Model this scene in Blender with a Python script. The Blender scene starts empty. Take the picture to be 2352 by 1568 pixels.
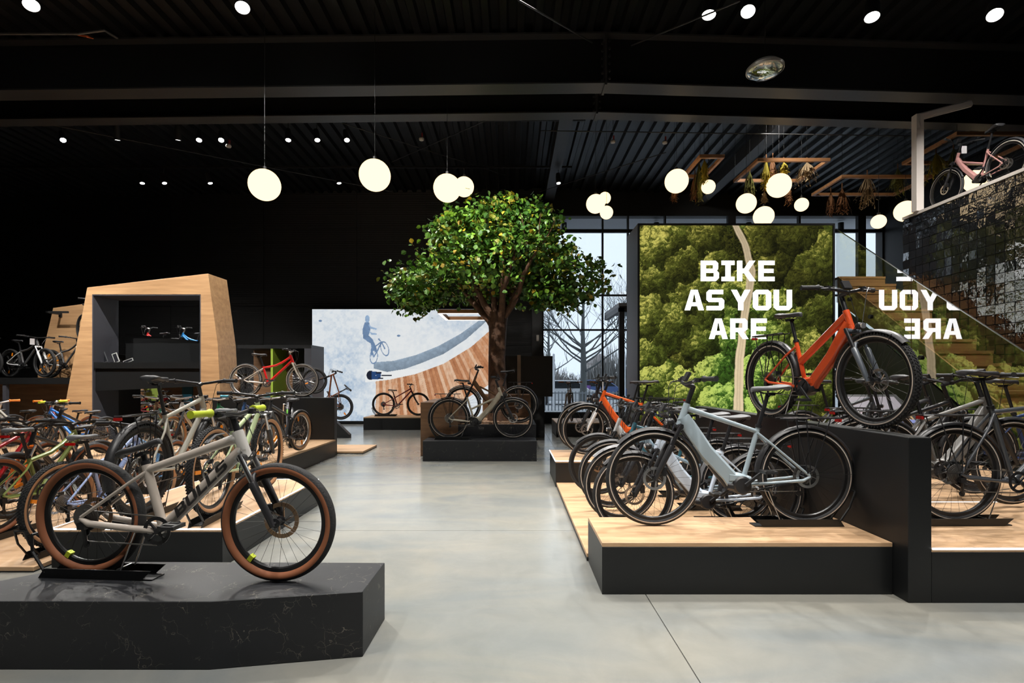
import bpy, bmesh, math, random
import numpy as np
from mathutils import Vector, Matrix, Quaternion
from mathutils.geometry import tessellate_polygon

random.seed(7)
NPR = np.random.RandomState(11)
SC = bpy.context.scene
COL = SC.collection
PI = math.pi

# ------------------------------------------------------------------ camera
HC = 1.435            # camera height
cam_d = bpy.data.cameras.new('camera')
cam_d.sensor_width = 36.0
cam_d.lens = 18.0
cam_d.shift_y = 86.0 / 2352.0
cam_d.clip_end = 400
cam = bpy.data.objects.new('camera', cam_d)
COL.objects.link(cam)
cam.location = (0, 0, HC)
cam.rotation_euler = (PI / 2, 0, 0)
SC.camera = cam

# ------------------------------------------------------------------ world / exposure
world = bpy.data.worlds.new('overcast_sky')
SC.world = world
world.use_nodes = True
_n = world.node_tree.nodes
_n['Background'].inputs['Color'].default_value = (0.78, 0.88, 1.0, 1)
_n['Background'].inputs['Strength'].default_value = 1.15
SC.view_settings.view_transform = 'Standard'
SC.view_settings.look = 'None'
SC.view_settings.exposure = 0.0
SC.view_settings.gamma = 1.0
SC.view_settings.use_curve_mapping = False
SC.cycles.use_denoising = True
SC.cycles.use_adaptive_sampling = True
SC.cycles.adaptive_threshold = 0.08
SC.cycles.adaptive_min_samples = 10
SC.cycles.max_bounces = 4
SC.cycles.diffuse_bounces = 2
SC.cycles.glossy_bounces = 2
SC.cycles.transmission_bounces = 4
SC.cycles.transparent_max_bounces = 10
SC.cycles.caustics_reflective = False
SC.cycles.caustics_refractive = False
SC.cycles.sample_clamp_indirect = 4.0

SPOT_POWER = 540.0      # one ceiling spotlight (W)
GLOBE_EMIT = 1.9
LED_EMIT = 3.0

# ------------------------------------------------------------------ materials
MATS = {}

def _principled(name):
    m = bpy.data.materials.new(name)
    m.use_nodes = True
    return m, m.node_tree.nodes, m.node_tree.links, m.node_tree.nodes['Principled BSDF']

def rgb(c):
    return (c[0], c[1], c[2], 1.0)

def mat(name, color, rough=0.5, metal=0.0, coat=0.0, spec=0.5, emit=None, emit_s=0.0, noise=0.0, nscale=8.0, bump=0.0, bscale=60.0):
    if name in MATS:
        return MATS[name]
    m, N, L, P = _principled(name)
    P.inputs['Base Color'].default_value = rgb(color)
    P.inputs['Roughness'].default_value = rough
    P.inputs['Metallic'].default_value = metal
    P.inputs['Coat Weight'].default_value = coat
    P.inputs['Specular IOR Level'].default_value = spec
    if emit:
        P.inputs['Emission Color'].default_value = rgb(emit)
        P.inputs['Emission Strength'].default_value = emit_s
    if noise > 0 or bump > 0:
        tc = N.new('ShaderNodeTexCoord')
    if noise > 0:
        nt = N.new('ShaderNodeTexNoise')
        nt.inputs['Scale'].default_value = nscale
        nt.inputs['Detail'].default_value = 5
        L.new(tc.outputs['Object'], nt.inputs['Vector'])
        r = N.new('ShaderNodeValToRGB')
        r.color_ramp.elements[0].position = 0.3
        r.color_ramp.elements[1].position = 0.72
        r.color_ramp.elements[0].color = rgb([max(0, c * (1 - noise)) for c in color])
        r.color_ramp.elements[1].color = rgb([min(1, c * (1 + noise)) for c in color])
        L.new(nt.outputs['Fac'], r.inputs['Fac'])
        L.new(r.outputs['Color'], P.inputs['Base Color'])
    if bump > 0:
        nb = N.new('ShaderNodeTexNoise')
        nb.inputs['Scale'].default_value = bscale
        nb.inputs['Detail'].default_value = 3
        L.new(tc.outputs['Object'], nb.inputs['Vector'])
        b = N.new('ShaderNodeBump')
        b.inputs['Strength'].default_value = bump
        b.inputs['Distance'].default_value = 0.01
        L.new(nb.outputs['Fac'], b.inputs['Height'])
        L.new(b.outputs['Normal'], P.inputs['Normal'])
    MATS[name] = m
    return m

def emat(name, color, strength):
    if name in MATS:
        return MATS[name]
    m = bpy.data.materials.new(name)
    m.use_nodes = True
    N, L = m.node_tree.nodes, m.node_tree.links
    N.clear()
    o = N.new('ShaderNodeOutputMaterial')
    e = N.new('ShaderNodeEmission')
    e.inputs['Color'].default_value = rgb(color)
    e.inputs['Strength'].default_value = strength
    L.new(e.outputs[0], o.inputs[0])
    MATS[name] = m
    return m

def print_mat(name, strength):
    """backlit fabric print: emission from the mesh's colour attribute"""
    m = bpy.data.materials.new(name)
    m.use_nodes = True
    N, L = m.node_tree.nodes, m.node_tree.links
    N.clear()
    o = N.new('ShaderNodeOutputMaterial')
    e = N.new('ShaderNodeEmission')
    a = N.new('ShaderNodeAttribute')
    a.attribute_name = 'print'
    e.inputs['Strength'].default_value = strength
    L.new(a.outputs['Color'], e.inputs['Color'])
    L.new(e.outputs[0], o.inputs[0])
    MATS[name] = m
    return m

def wood_mat(name, c_dark, c_light, axis='X', rough=0.45, scale=1.0):
    if name in MATS:
        return MATS[name]
    m, N, L, P = _principled(name)
    tc = N.new('ShaderNodeTexCoord')
    mp = N.new('ShaderNodeMapping')
    s = {'X': (0.7, 9, 9), 'Y': (9, 0.7, 9), 'Z': (9, 9, 0.7)}[axis]
    mp.inputs['Scale'].default_value = [v * scale for v in s]
    L.new(tc.outputs['Object'], mp.inputs['Vector'])
    n1 = N.new('ShaderNodeTexNoise')
    n1.inputs['Scale'].default_value = 1.6
    n1.inputs['Detail'].default_value = 8
    n1.inputs['Roughness'].default_value = 0.62
    n1.inputs['Distortion'].default_value = 0.5
    L.new(mp.outputs[0], n1.inputs['Vector'])
    r = N.new('ShaderNodeValToRGB')
    r.color_ramp.elements[0].position = 0.28
    r.color_ramp.elements[1].position = 0.66
    r.color_ramp.elements[0].color = rgb(c_dark)
    r.color_ramp.elements[1].color = rgb(c_light)
    L.new(n1.outputs['Fac'], r.inputs['Fac'])
    L.new(r.outputs['Color'], P.inputs['Base Color'])
    P.inputs['Roughness'].default_value = rough
    b = N.new('ShaderNodeBump')
    b.inputs['Strength'].default_value = 0.12
    b.inputs['Distance'].default_value = 0.004
    L.new(n1.outputs['Fac'], b.inputs['Height'])
    L.new(b.outputs['Normal'], P.inputs['Normal'])
    MATS[name] = m
    return m

def marble_mat(name):
    if name in MATS:
        return MATS[name]
    m, N, L, P = _principled(name)
    tc = N.new('ShaderNodeTexCoord')
    n0 = N.new('ShaderNodeTexNoise')
    n0.inputs['Scale'].default_value = 4.0
    n0.inputs['Detail'].default_value = 6
    L.new(tc.outputs['Object'], n0.inputs['Vector'])
    mix = N.new('ShaderNodeMixRGB')
    mix.inputs[0].default_value = 0.34
    L.new(tc.outputs['Object'], mix.inputs[1])
    L.new(n0.outputs['Color'], mix.inputs[2])
    v = N.new('ShaderNodeTexVoronoi')
    v.feature = 'DISTANCE_TO_EDGE'
    v.inputs['Scale'].default_value = 15.0
    L.new(mix.outputs[0], v.inputs['Vector'])
    r = N.new('ShaderNodeValToRGB')
    r.color_ramp.elements[0].position = 0.0
    r.color_ramp.elements[0].color = (1, 1, 1, 1)
    r.color_ramp.elements[1].position = 0.02
    r.color_ramp.elements[1].color = (0, 0, 0, 1)
    L.new(v.outputs['Distance'], r.inputs['Fac'])
    n2 = N.new('ShaderNodeTexNoise')
    n2.inputs['Scale'].default_value = 9.0
    n2.inputs['Detail'].default_value = 4
    L.new(tc.outputs['Object'], n2.inputs['Vector'])
    r2 = N.new('ShaderNodeValToRGB')
    r2.color_ramp.elements[0].position = 0.50
    r2.color_ramp.elements[0].color = (0, 0, 0, 1)
    r2.color_ramp.elements[1].position = 0.66
    r2.color_ramp.elements[1].color = (1, 1, 1, 1)
    L.new(n2.outputs['Fac'], r2.inputs['Fac'])
    mul = N.new('ShaderNodeMixRGB')
    mul.blend_type = 'MULTIPLY'
    mul.inputs[0].default_value = 1
    L.new(r.outputs['Color'], mul.inputs[1])
    L.new(r2.outputs['Color'], mul.inputs[2])
    c = N.new('ShaderNodeMixRGB')
    c.inputs[1].default_value = (0.0095, 0.0105, 0.0135, 1)
    c.inputs[2].default_value = (0.2, 0.18, 0.15, 1)
    L.new(mul.outputs[0], c.inputs[0])
    n3 = N.new('ShaderNodeTexNoise')
    n3.inputs['Scale'].default_value = 2.2
    n3.inputs['Detail'].default_value = 6
    L.new(tc.outputs['Object'], n3.inputs['Vector'])
    c2 = N.new('ShaderNodeMixRGB')
    c2.blend_type = 'ADD'
    c2.inputs[0].default_value = 0.012
    L.new(c.outputs[0], c2.inputs[1])
    L.new(n3.outputs['Fac'], c2.inputs[2])
    L.new(c2.outputs[0], P.inputs['Base Color'])
    P.inputs['Roughness'].default_value = 0.48
    P.inputs['Specular IOR Level'].default_value = 0.4
    MATS[name] = m
    return m

def concrete_mat(name):
    m, N, L, P = _principled(name)
    g = N.new('ShaderNodeNewGeometry')
    n1 = N.new('ShaderNodeTexNoise'); n1.inputs['Scale'].default_value = 0.55; n1.inputs['Detail'].default_value = 8; n1.inputs['Roughness'].default_value = 0.6
    n2 = N.new('ShaderNodeTexNoise'); n2.inputs['Scale'].default_value = 3.2; n2.inputs['Detail'].default_value = 9; n2.inputs['Roughness'].default_value = 0.7; n2.inputs['Distortion'].default_value = 1.2
    L.new(g.outputs['Position'], n1.inputs['Vector'])
    L.new(g.outputs['Position'], n2.inputs['Vector'])
    mx = N.new('ShaderNodeMixRGB'); mx.inputs[0].default_value = 0.45
    L.new(n1.outputs['Fac'], mx.inputs[1]); L.new(n2.outputs['Fac'], mx.inputs[2])
    r = N.new('ShaderNodeValToRGB')
    r.color_ramp.elements[0].position = 0.30; r.color_ramp.elements[0].color = (0.215, 0.222, 0.212, 1)
    r.color_ramp.elements[1].position = 0.70; r.color_ramp.elements[1].color = (0.285, 0.288, 0.270, 1)
    L.new(mx.outputs[0], r.inputs['Fac'])
    L.new(r.outputs['Color'], P.inputs['Base Color'])
    rr = N.new('ShaderNodeMapRange')
    rr.inputs['To Min'].default_value = 0.10; rr.inputs['To Max'].default_value = 0.25
    L.new(n2.outputs['Fac'], rr.inputs['Value'])
    L.new(rr.outputs[0], P.inputs['Roughness'])
    n3 = N.new('ShaderNodeTexNoise'); n3.inputs['Scale'].default_value = 1.1; n3.inputs['Detail'].default_value = 7; n3.inputs['Distortion'].default_value = 0.8
    mp = N.new('ShaderNodeMapping'); mp.inputs['Scale'].default_value = (0.6, 1.7, 1.0); mp.inputs['Location'].default_value = (3.1, 7.7, 0)
    L.new(g.outputs['Position'], mp.inputs['Vector']); L.new(mp.outputs[0], n3.inputs['Vector'])
    r3 = N.new('ShaderNodeValToRGB')
    r3.color_ramp.elements[0].position = 0.32; r3.color_ramp.elements[0].color = (0.80, 0.84, 0.88, 1)
    r3.color_ramp.elements[1].position = 0.68; r3.color_ramp.elements[1].color = (1.12, 1.06, 0.97, 1)
    L.new(n3.outputs['Fac'], r3.inputs['Fac'])
    mu = N.new('ShaderNodeMixRGB'); mu.blend_type = 'MULTIPLY'; mu.inputs[0].default_value = 1.0
    L.new(r.outputs['Color'], mu.inputs[1]); L.new(r3.outputs['Color'], mu.inputs[2])
    L.new(mu.outputs[0], P.inputs['Base Color'])
    MATS[name] = m
    return m

def glass_mat(name, tint=(1, 1, 1), refl=0.08, rough=0.0, facing=True, ior=1.5):
    if name in MATS:
        return MATS[name]
    m = bpy.data.materials.new(name); m.use_nodes = True
    N, L = m.node_tree.nodes, m.node_tree.links
    N.clear()
    o = N.new('ShaderNodeOutputMaterial')
    t = N.new('ShaderNodeBsdfTransparent'); t.inputs['Color'].default_value = rgb(tint)
    g = N.new('ShaderNodeBsdfGlossy'); g.inputs['Roughness'].default_value = rough
    mx = N.new('ShaderNodeMixShader')
    if facing:
        f = N.new('ShaderNodeFresnel'); f.inputs['IOR'].default_value = ior
        ad = N.new('ShaderNodeMath'); ad.operation = 'ADD'; ad.use_clamp = True
        ad.inputs[1].default_value = refl
        L.new(f.outputs[0], ad.inputs[0])
        gg = N.new('ShaderNodeNewGeometry'); sb = N.new('ShaderNodeMath'); sb.operation = 'SUBTRACT'; sb.inputs[0].default_value = 1.0
        ml = N.new('ShaderNodeMath'); ml.operation = 'MULTIPLY'
        L.new(gg.outputs['Backfacing'], sb.inputs[1]); L.new(ad.outputs[0], ml.inputs[0]); L.new(sb.outputs[0], ml.inputs[1])
        L.new(ml.outputs[0], mx.inputs[0])
    else:
        mx.inputs[0].default_value = refl
    L.new(t.outputs[0], mx.inputs[1]); L.new(g.outputs[0], mx.inputs[2]); L.new(mx.outputs[0], o.inputs[0])
    MATS[name] = m
    return m

def tile_mat(name):
    m, N, L, P = _principled(name)
    P.inputs['Base Color'].default_value = (0.016, 0.017, 0.019, 1)
    P.inputs['Roughness'].default_value = 0.07
    P.inputs['Specular IOR Level'].default_value = 0.9
    P.inputs['Coat Weight'].default_value = 1.0
    P.inputs['Coat IOR'].default_value = 1.9
    P.inputs['Coat Roughness'].default_value = 0.06
    g = N.new('ShaderNodeNewGeometry')
    n = N.new('ShaderNodeTexNoise'); n.inputs['Scale'].default_value = 13; n.inputs['Detail'].default_value = 2
    L.new(g.outputs['Position'], n.inputs['Vector'])
    b = N.new('ShaderNodeBump'); b.inputs['Strength'].default_value = 0.35; b.inputs['Distance'].default_value = 0.013
    L.new(n.outputs['Fac'], b.inputs['Height']); L.new(b.outputs['Normal'], P.inputs['Normal'])
    L.new(b.outputs['Normal'], P.inputs['Coat Normal'])
    MATS[name] = m
    return m

def ribbed_mat(name, color, rough=0.45, scale=18.0, strength=0.5):
    """fine horizontal profile relief of the wall sheets"""
    m, N, L, P = _principled(name)
    P.inputs['Base Color'].default_value = rgb(color)
    P.inputs['Roughness'].default_value = rough
    g = N.new('ShaderNodeNewGeometry')
    w = N.new('ShaderNodeTexWave'); w.bands_direction = 'Z'; w.inputs['Scale'].default_value = scale
    L.new(g.outputs['Position'], w.inputs['Vector'])
    b = N.new('ShaderNodeBump'); b.inputs['Strength'].default_value = strength; b.inputs['Distance'].default_value = 0.01
    L.new(w.outputs['Fac'], b.inputs['Height']); L.new(b.outputs['Normal'], P.inputs['Normal'])
    MATS[name] = m
    return m

BLACK = mat('black_laminate', (0.0088, 0.0095, 0.0102), 0.42, spec=0.42)
BLACK_SOFT = mat('black_paint', (0.010, 0.010, 0.011), 0.6)
CEIL_BLACK = mat('ceiling_black', (0.006, 0.006, 0.006), 0.55)
DECK = mat('roof_deck_black', (0.006, 0.006, 0.0065), 0.38, spec=0.55)
BEAM = mat('beam_dark_steel', (0.035, 0.034, 0.034), 0.45)
GREY_PANEL = mat('dark_grey_laminate', (0.055, 0.056, 0.068), 0.5)
OAK = wood_mat('oak_top', (0.40, 0.24, 0.128), (0.60, 0.39, 0.225), 'X')
OAK_Y = wood_mat('oak_top_long', (0.40, 0.24, 0.128), (0.60, 0.39, 0.225), 'Y')
OAK_V = wood_mat('oak_panel', (0.36, 0.20, 0.095), (0.56, 0.34, 0.17), 'X', scale=0.8)
OAK_DARK = wood_mat('oak_brown', (0.16, 0.08, 0.038), (0.26, 0.14, 0.07), 'X')
STAIR_OAK = wood_mat('stair_oak', (0.30, 0.145, 0.055), (0.50, 0.27, 0.11), 'X', rough=0.35)
FRAME_OAK = wood_mat('frame_oak', (0.34, 0.15, 0.06), (0.50, 0.25, 0.11), 'X')
MARBLE = marble_mat('black_marble')
CONC = concrete_mat('polished_concrete')
JOINT = mat('floor_joint', (0.10, 0.10, 0.095), 0.8)
LED = emat('led_strip', (0.96, 0.98, 1.0), LED_EMIT)
LENS = emat('spot_lens', (1.0, 0.98, 0.94), 14.0)
GLOBE = emat('opal_globe', (1.0, 0.74, 0.43), GLOBE_EMIT)
WHITE_STEEL = mat('white_painted_steel', (0.62, 0.57, 0.53), 0.4)
TILE = tile_mat('glazed_black_tile')
GROUT = mat('tile_grout', (0.085, 0.08, 0.075), 0.9)
WALLRIB = ribbed_mat('black_profile_sheet', (0.011, 0.011, 0.012), 0.42)
GLASS_WIN = glass_mat('window_glass', (0.97, 0.99, 1.0), 0.0)
GLASS_STAIR = glass_mat('stair_glass', (0.93, 0.95, 0.93), 0.32, ior=1.6)
# bike materials
RUBBER = mat('tyre_rubber', (0.016, 0.016, 0.017), 0.75, bump=0.4, bscale=90)
RUBBER_S = mat('grip_rubber', (0.018, 0.018, 0.019), 0.65)
TAN = mat('tan_sidewall', (0.30, 0.105, 0.045), 0.7)
TAN_L = mat('pale_tan_sidewall', (0.45, 0.23, 0.11), 0.7)
STRIPE = mat('reflex_stripe', (0.55, 0.47, 0.40), 0.4)
RIM_B = mat('black_rim', (0.02, 0.02, 0.021), 0.3, 0.4)
RIM_S = mat('silver_rim', (0.55, 0.55, 0.55), 0.3, 0.9)
SPOKE = mat('spoke_dark', (0.05, 0.05, 0.05), 0.35, 0.8)
SPOKE_S = mat('spoke_steel', (0.6, 0.6, 0.6), 0.3, 0.9)
ALU_B = mat('black_anodised', (0.02, 0.02, 0.022), 0.32, 0.3)
STEEL = mat('brushed_steel', (0.55, 0.55, 0.56), 0.28, 1.0)
CHAIN = mat('chain_steel', (0.22, 0.21, 0.20), 0.4, 0.9)
PLASTIC_B = mat('black_plastic', (0.022, 0.022, 0.024), 0.38)
SADDLE_B = mat('saddle_vinyl', (0.03, 0.03, 0.033), 0.5)
SADDLE_G = mat('saddle_grey', (0.13, 0.135, 0.14), 0.55)
REFL_O = mat('orange_reflector', (0.95, 0.28, 0.01), 0.25)
REFL_R = mat('red_reflector', (0.55, 0.01, 0.01), 0.2)
LIGHT_R = mat('red_tail_light', (0.42, 0.018, 0.014), 0.2)
LAMP_GL = mat('lamp_reflector', (0.7, 0.7, 0.72), 0.15, 0.8)
PAPER = mat('paper_tag', (0.72, 0.70, 0.72), 0.7)
FOILW = mat('clear_film', (0.62, 0.60, 0.57), 0.25)
LIME = mat('lime_rubber', (0.52, 0.62, 0.03), 0.5)
BRONZE = mat('disc_bronze', (0.42, 0.28, 0.18), 0.35, 0.9)

# ------------------------------------------------------------------ mesh builder
class MB:
    def __init__(self):
        self.v = []; self.f = []; self.mi = []

    def add(self, verts, faces, mi=0):
        o = len(self.v)
        self.v.extend([tuple(p) for p in verts])
        for f in faces:
            self.f.append([i + o for i in f]); self.mi.append(mi)
        return self

    def box(self, lo, hi, mi=0, M=None):
        x0, y0, z0 = lo; x1, y1, z1 = hi
        vs = [(x0, y0, z0), (x1, y0, z0), (x1, y1, z0), (x0, y1, z0), (x0, y0, z1), (x1, y0, z1), (x1, y1, z1), (x0, y1, z1)]
        if M is not None:
            vs = [M @ Vector(p) for p in vs]
        return self.add(vs, [(0, 3, 2, 1), (4, 5, 6, 7), (0, 1, 5, 4), (1, 2, 6, 5), (2, 3, 7, 6), (3, 0, 4, 7)], mi)

    def tube(self, pts, r, n=8, mi=0, cap=True, flat=1.0, side=None):
        """swept tube; r scalar or list; flat squashes the section along the 'side' vector's normal"""
        P = [Vector(p) for p in pts]
        k = len(P)
        R = [r] * k if not hasattr(r, '__len__') else list(r)
        T = []
        for i in range(k):
            d = P[min(i + 1, k - 1)] - P[max(i - 1, 0)]
            if d.length < 1e-9:
                d = Vector((0, 0, 1))
            T.append(d.normalized())
        ref = Vector(side) if side is not None else (Vector((0, 1, 0)) if abs(T[0].y) < 0.9 else Vector((1, 0, 0)))
        vs = []
        for i in range(k):
            a = ref - T[i] * ref.dot(T[i])
            if a.length < 1e-6:
                a = T[i].orthogonal()
            a.normalize(); b = T[i].cross(a)
            ref = a
            for j in range(n):
                t = 2 * PI * (j + 0.5) / n
                vs.append(P[i] + a * (math.cos(t) * R[i]) * flat + b * (math.sin(t) * R[i]))
        fs = []
        for i in range(k - 1):
            for j in range(n):
                j2 = (j + 1) % n
                fs.append((i * n + j, i * n + j2, (i + 1) * n + j2, (i + 1) * n + j))
        if cap:
            fs.append(tuple(range(n - 1, -1, -1)))
            fs.append(tuple((k - 1) * n + j for j in range(n)))
        return self.add(vs, fs, mi)

    def rtube(self, pts, w, h, mi=0, side=(0, 1, 0), cham=0.28):
        """rounded-rectangle section tube: w across 'side', h in the other direction; w,h scalar or lists"""
        P = [Vector(p) for p in pts]; k = len(P)
        Wd = [w] * k if not hasattr(w, '__len__') else w
        Hd = [h] * k if not hasattr(h, '__len__') else h
        vs = []
        ref = Vector(side)
        for i in range(k):
            d = (P[min(i + 1, k - 1)] - P[max(i - 1, 0)]).normalized()
            a = (ref - d * ref.dot(d)).normalized(); b = d.cross(a)
            x, y = Wd[i] / 2, Hd[i] / 2
            c = cham * min(Wd[i], Hd[i])
            sec = [(x, -y + c), (x, y - c), (x - c, y), (-x + c, y), (-x, y - c), (-x, -y + c), (-x + c, -y), (x - c, -y)]
            vs += [P[i] + a * u + b * v for u, v in sec]
        n = 8; fs = []
        for i in range(k - 1):
            for j in range(n):
                j2 = (j + 1) % n
                fs.append((i * n + j, i * n + j2, (i + 1) * n + j2, (i + 1) * n + j))
        fs.append(tuple(range(n - 1, -1, -1))); fs.append(tuple((k - 1) * n + j for j in range(n)))
        return self.add(vs, fs, mi)

    def lathe(self, prof, n=32, axis='Y', c=(0, 0, 0), closed=True, mis=None, mi=0):
        """prof: list of (radius, along-axis)"""
        vs = []; k = len(prof)
        for j in range(n):
            t = 2 * PI * j / n; ct, st = math.cos(t), math.sin(t)
            for r, a in prof:
                if axis == 'Y':
                    vs.append((c[0] + r * ct, c[1] + a, c[2] + r * st))
                elif axis == 'Z':
                    vs.append((c[0] + r * ct, c[1] + r * st, c[2] + a))
                else:
                    vs.append((c[0] + a, c[1] + r * ct, c[2] + r * st))
        m = k if closed else k - 1
        for i in range(m):
            i2 = (i + 1) % k
            fs = []
            for j in range(n):
                j2 = (j + 1) % n
                fs.append((j * k + i, j2 * k + i, j2 * k + i2, j * k + i2))
            self_o = len(self.v)
            if i == 0:
                base = len(self.v); self.v.extend(vs)
            for f in fs:
                self.f.append([q + base for q in f]); self.mi.append(mis[i] if mis else mi)
        return self

    def disc(self, c, r, axis='Y', n=20, t=0.01, mi=0):
        prof = [(0.0001, -t / 2), (r, -t / 2), (r, t / 2), (0.0001, t / 2)]
        return self.lathe(prof, n, axis, c, closed=False, mi=mi)

    def prism(self, poly, a0, a1, axis='Z', mi=0, holes=()):
        """polygon (CCW 2D) extruded along axis; axis Z: (x,y); Y: (x,z); X: (y,z)"""
        def P(p, a):
            if axis == 'Z': return (p[0], p[1], a)
            if axis == 'Y': return (p[0], a, p[1])
            return (a, p[0], p[1])
        loops = [list(poly)] + [list(h) for h in holes]
        flat = [q for l in loops for q in l]
        tris = tessellate_polygon([[Vector((q[0], q[1], 0)) for q in l] for l in loops])
        n = len(flat)
        vs = [P(q, a0) for q in flat] + [P(q, a1) for q in flat]
        fs = [tuple(t) for t in tris] + [tuple(i + n for i in reversed(t)) for t in tris]
        o = 0
        for l in loops:
            k = len(l)
            for i in range(k):
                j = (i + 1) % k
                fs.append((o + i, o + j, n + o + j, n + o + i))
            o += k
        return self.add(vs, fs, mi)

    def ellipsoid(self, c, r, n=16, m=10, mi=0, M=None):
        vs = []; fs = []
        for i in range(m + 1):
            ph = PI * i / m
            for j in range(n):
                t = 2 * PI * j / n
                p = Vector((r[0] * math.sin(ph) * math.cos(t), r[1] * math.sin(ph) * math.sin(t), r[2] * math.cos(ph)))
                if M is not None:
                    p = M @ p
                vs.append((c[0] + p.x, c[1] + p.y, c[2] + p.z))
        for i in range(m):
            for j in range(n):
                j2 = (j + 1) % n
                fs.append((i * n + j, (i + 1) * n + j, (i + 1) * n + j2, i * n + j2))
        return self.add(vs, fs, mi)

    def mesh(self, name, mats, smooth=None):
        me = bpy.data.meshes.new(name)
        me.from_pydata(self.v, [], self.f)
        if not isinstance(mats, (list, tuple)):
            mats = [mats]
        for m in mats:
            me.materials.append(m)
        if len(mats) > 1:
            me.polygons.foreach_set('material_index', np.array(self.mi, dtype=np.int32))
        bm = bmesh.new(); bm.from_mesh(me)
        bmesh.ops.recalc_face_normals(bm, faces=bm.faces)
        bm.to_mesh(me); bm.free()
        if smooth is not None:
            me.polygons.foreach_set('use_smooth', [True] * len(me.polygons))
            me.set_sharp_from_angle(angle=math.radians(smooth))
        me.update()
        return me

    def build(self, name, mats, parent=None, smooth=None, bevel=0.0):
        me = self.mesh(name, mats, smooth)
        if bevel > 0:
            bm = bmesh.new(); bm.from_mesh(me)
            eds = [e for e in bm.edges if len(e.link_faces) == 2 and e.calc_face_angle(0) > 0.6]
            bmesh.ops.bevel(bm, geom=eds, offset=bevel, segments=1, affect='EDGES')
            bm.to_mesh(me); bm.free()
        return link(name, me, parent)

def link(name, data, parent=None, M=None):
    o = bpy.data.objects.new(name, data)
    COL.objects.link(o)
    if parent is not None:
        o.parent = parent
    if M is not None:
        o.matrix_local = M
    return o

def tag(o, label=None, cat=None, group=None, kind=None):
    if label: o['label'] = label
    if cat: o['category'] = cat
    if group: o['group'] = group
    if kind: o['kind'] = kind
    return o

def thing(name, label, cat, loc=(0, 0, 0), rz=0.0, group=None):
    o = bpy.data.objects.new(name, None)
    o.empty_display_size = 0.1
    COL.objects.link(o)
    o.location = loc; o.rotation_euler = (0, 0, rz)
    return tag(o, label, cat, group)

def W(px, py, Y):
    """a point of the place at depth Y, from survey marks"""
    return ((px - 1176) * Y / 1176.0, Y, HC + (870 - py) * Y / 1176.0)

# squared bold sign lettering, cap height 4 units
GLYPH = {
 'B': (3.5, [[(0,0),(2.9,0),(3.5,.6),(3.5,1.6),(3.1,2.05),(3.35,2.4),(3.35,3.5),(2.85,4),(0,4)], [(1,.85),(2.5,.85),(2.5,1.62),(1,1.62)], [(1,2.42),(2.35,2.42),(2.35,3.15),(1,3.15)]]),
 'I': (2.5, [[(0,0),(2.5,0),(2.5,.85),(1.75,.85),(1.75,3.15),(2.5,3.15),(2.5,4),(0,4),(0,3.15),(.75,3.15),(.75,.85),(0,.85)]]),
 'K': (3.6, [[(0,0),(1,0),(1,1.55),(1.35,1.55),(2.4,0),(3.6,0),(2.15,2.05),(3.5,4),(2.35,4),(1.35,2.45),(1,2.45),(1,4),(0,4)]]),
 'E': (3.1, [[(0,0),(3.1,0),(3.1,.85),(1,.85),(1,1.6),(2.9,1.6),(2.9,2.4),(1,2.4),(1,3.15),(3.1,3.15),(3.1,4),(0,4)]]),
 'A': (3.7, [[(0,0),(1.05,0),(1.28,.8),(2.42,.8),(2.65,0),(3.7,0),(2.5,4),(1.2,4)], [(1.5,1.55),(2.2,1.55),(1.93,3.1),(1.77,3.1)]]),
 'S': (3.4, [[(0,0),(2.9,0),(3.4,.5),(3.4,1.95),(2.95,2.4),(1,2.4),(1,3.15),(3.2,3.15),(3.2,4),(.5,4),(0,3.5),(0,2.05),(.45,1.6),(2.4,1.6),(2.4,.85),(0,.85)]]),
 'Y': (3.7, [[(1.35,0),(2.35,0),(2.35,1.5),(3.7,4),(2.6,4),(1.85,2.5),(1.1,4),(0,4),(1.35,1.5)]]),
 'O': (3.5, [[(.6,0),(2.9,0),(3.5,.6),(3.5,3.4),(2.9,4),(.6,4),(0,3.4),(0,.6)], [(1,.85),(2.5,.85),(2.5,3.15),(1,3.15)]]),
 'U': (3.5, [[(.6,0),(2.9,0),(3.5,.6),(3.5,4),(2.5,4),(2.5,.85),(1,.85),(1,4),(0,4),(0,.6)]]),
 'R': (3.6, [[(0,0),(1,0),(1,1.35),(1.5,1.35),(2.45,0),(3.6,0),(2.65,1.4),(3.4,1.9),(3.4,3.5),(2.9,4),(0,4)], [(1,2.15),(2.4,2.15),(2.4,3.15),(1,3.15)]]),
 'L': (3.0, [[(0,0),(3,0),(3,.85),(1,.85),(1,4),(0,4)]]),
 ' ': (0.35, []),
}

def text_layout(s, gap=0.5):
    x = 0; out = []
    for ch in s:
        w, loops = GLYPH[ch]
        out.append((ch, x, loops)); x += w + gap
    return out, x - gap

# ------------------------------------------------------------------ bicycles
MESH_CACHE = {}

def cached(key, fn):
    if key not in MESH_CACHE:
        MESH_CACHE[key] = fn()
    return MESH_CACHE[key]

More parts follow.
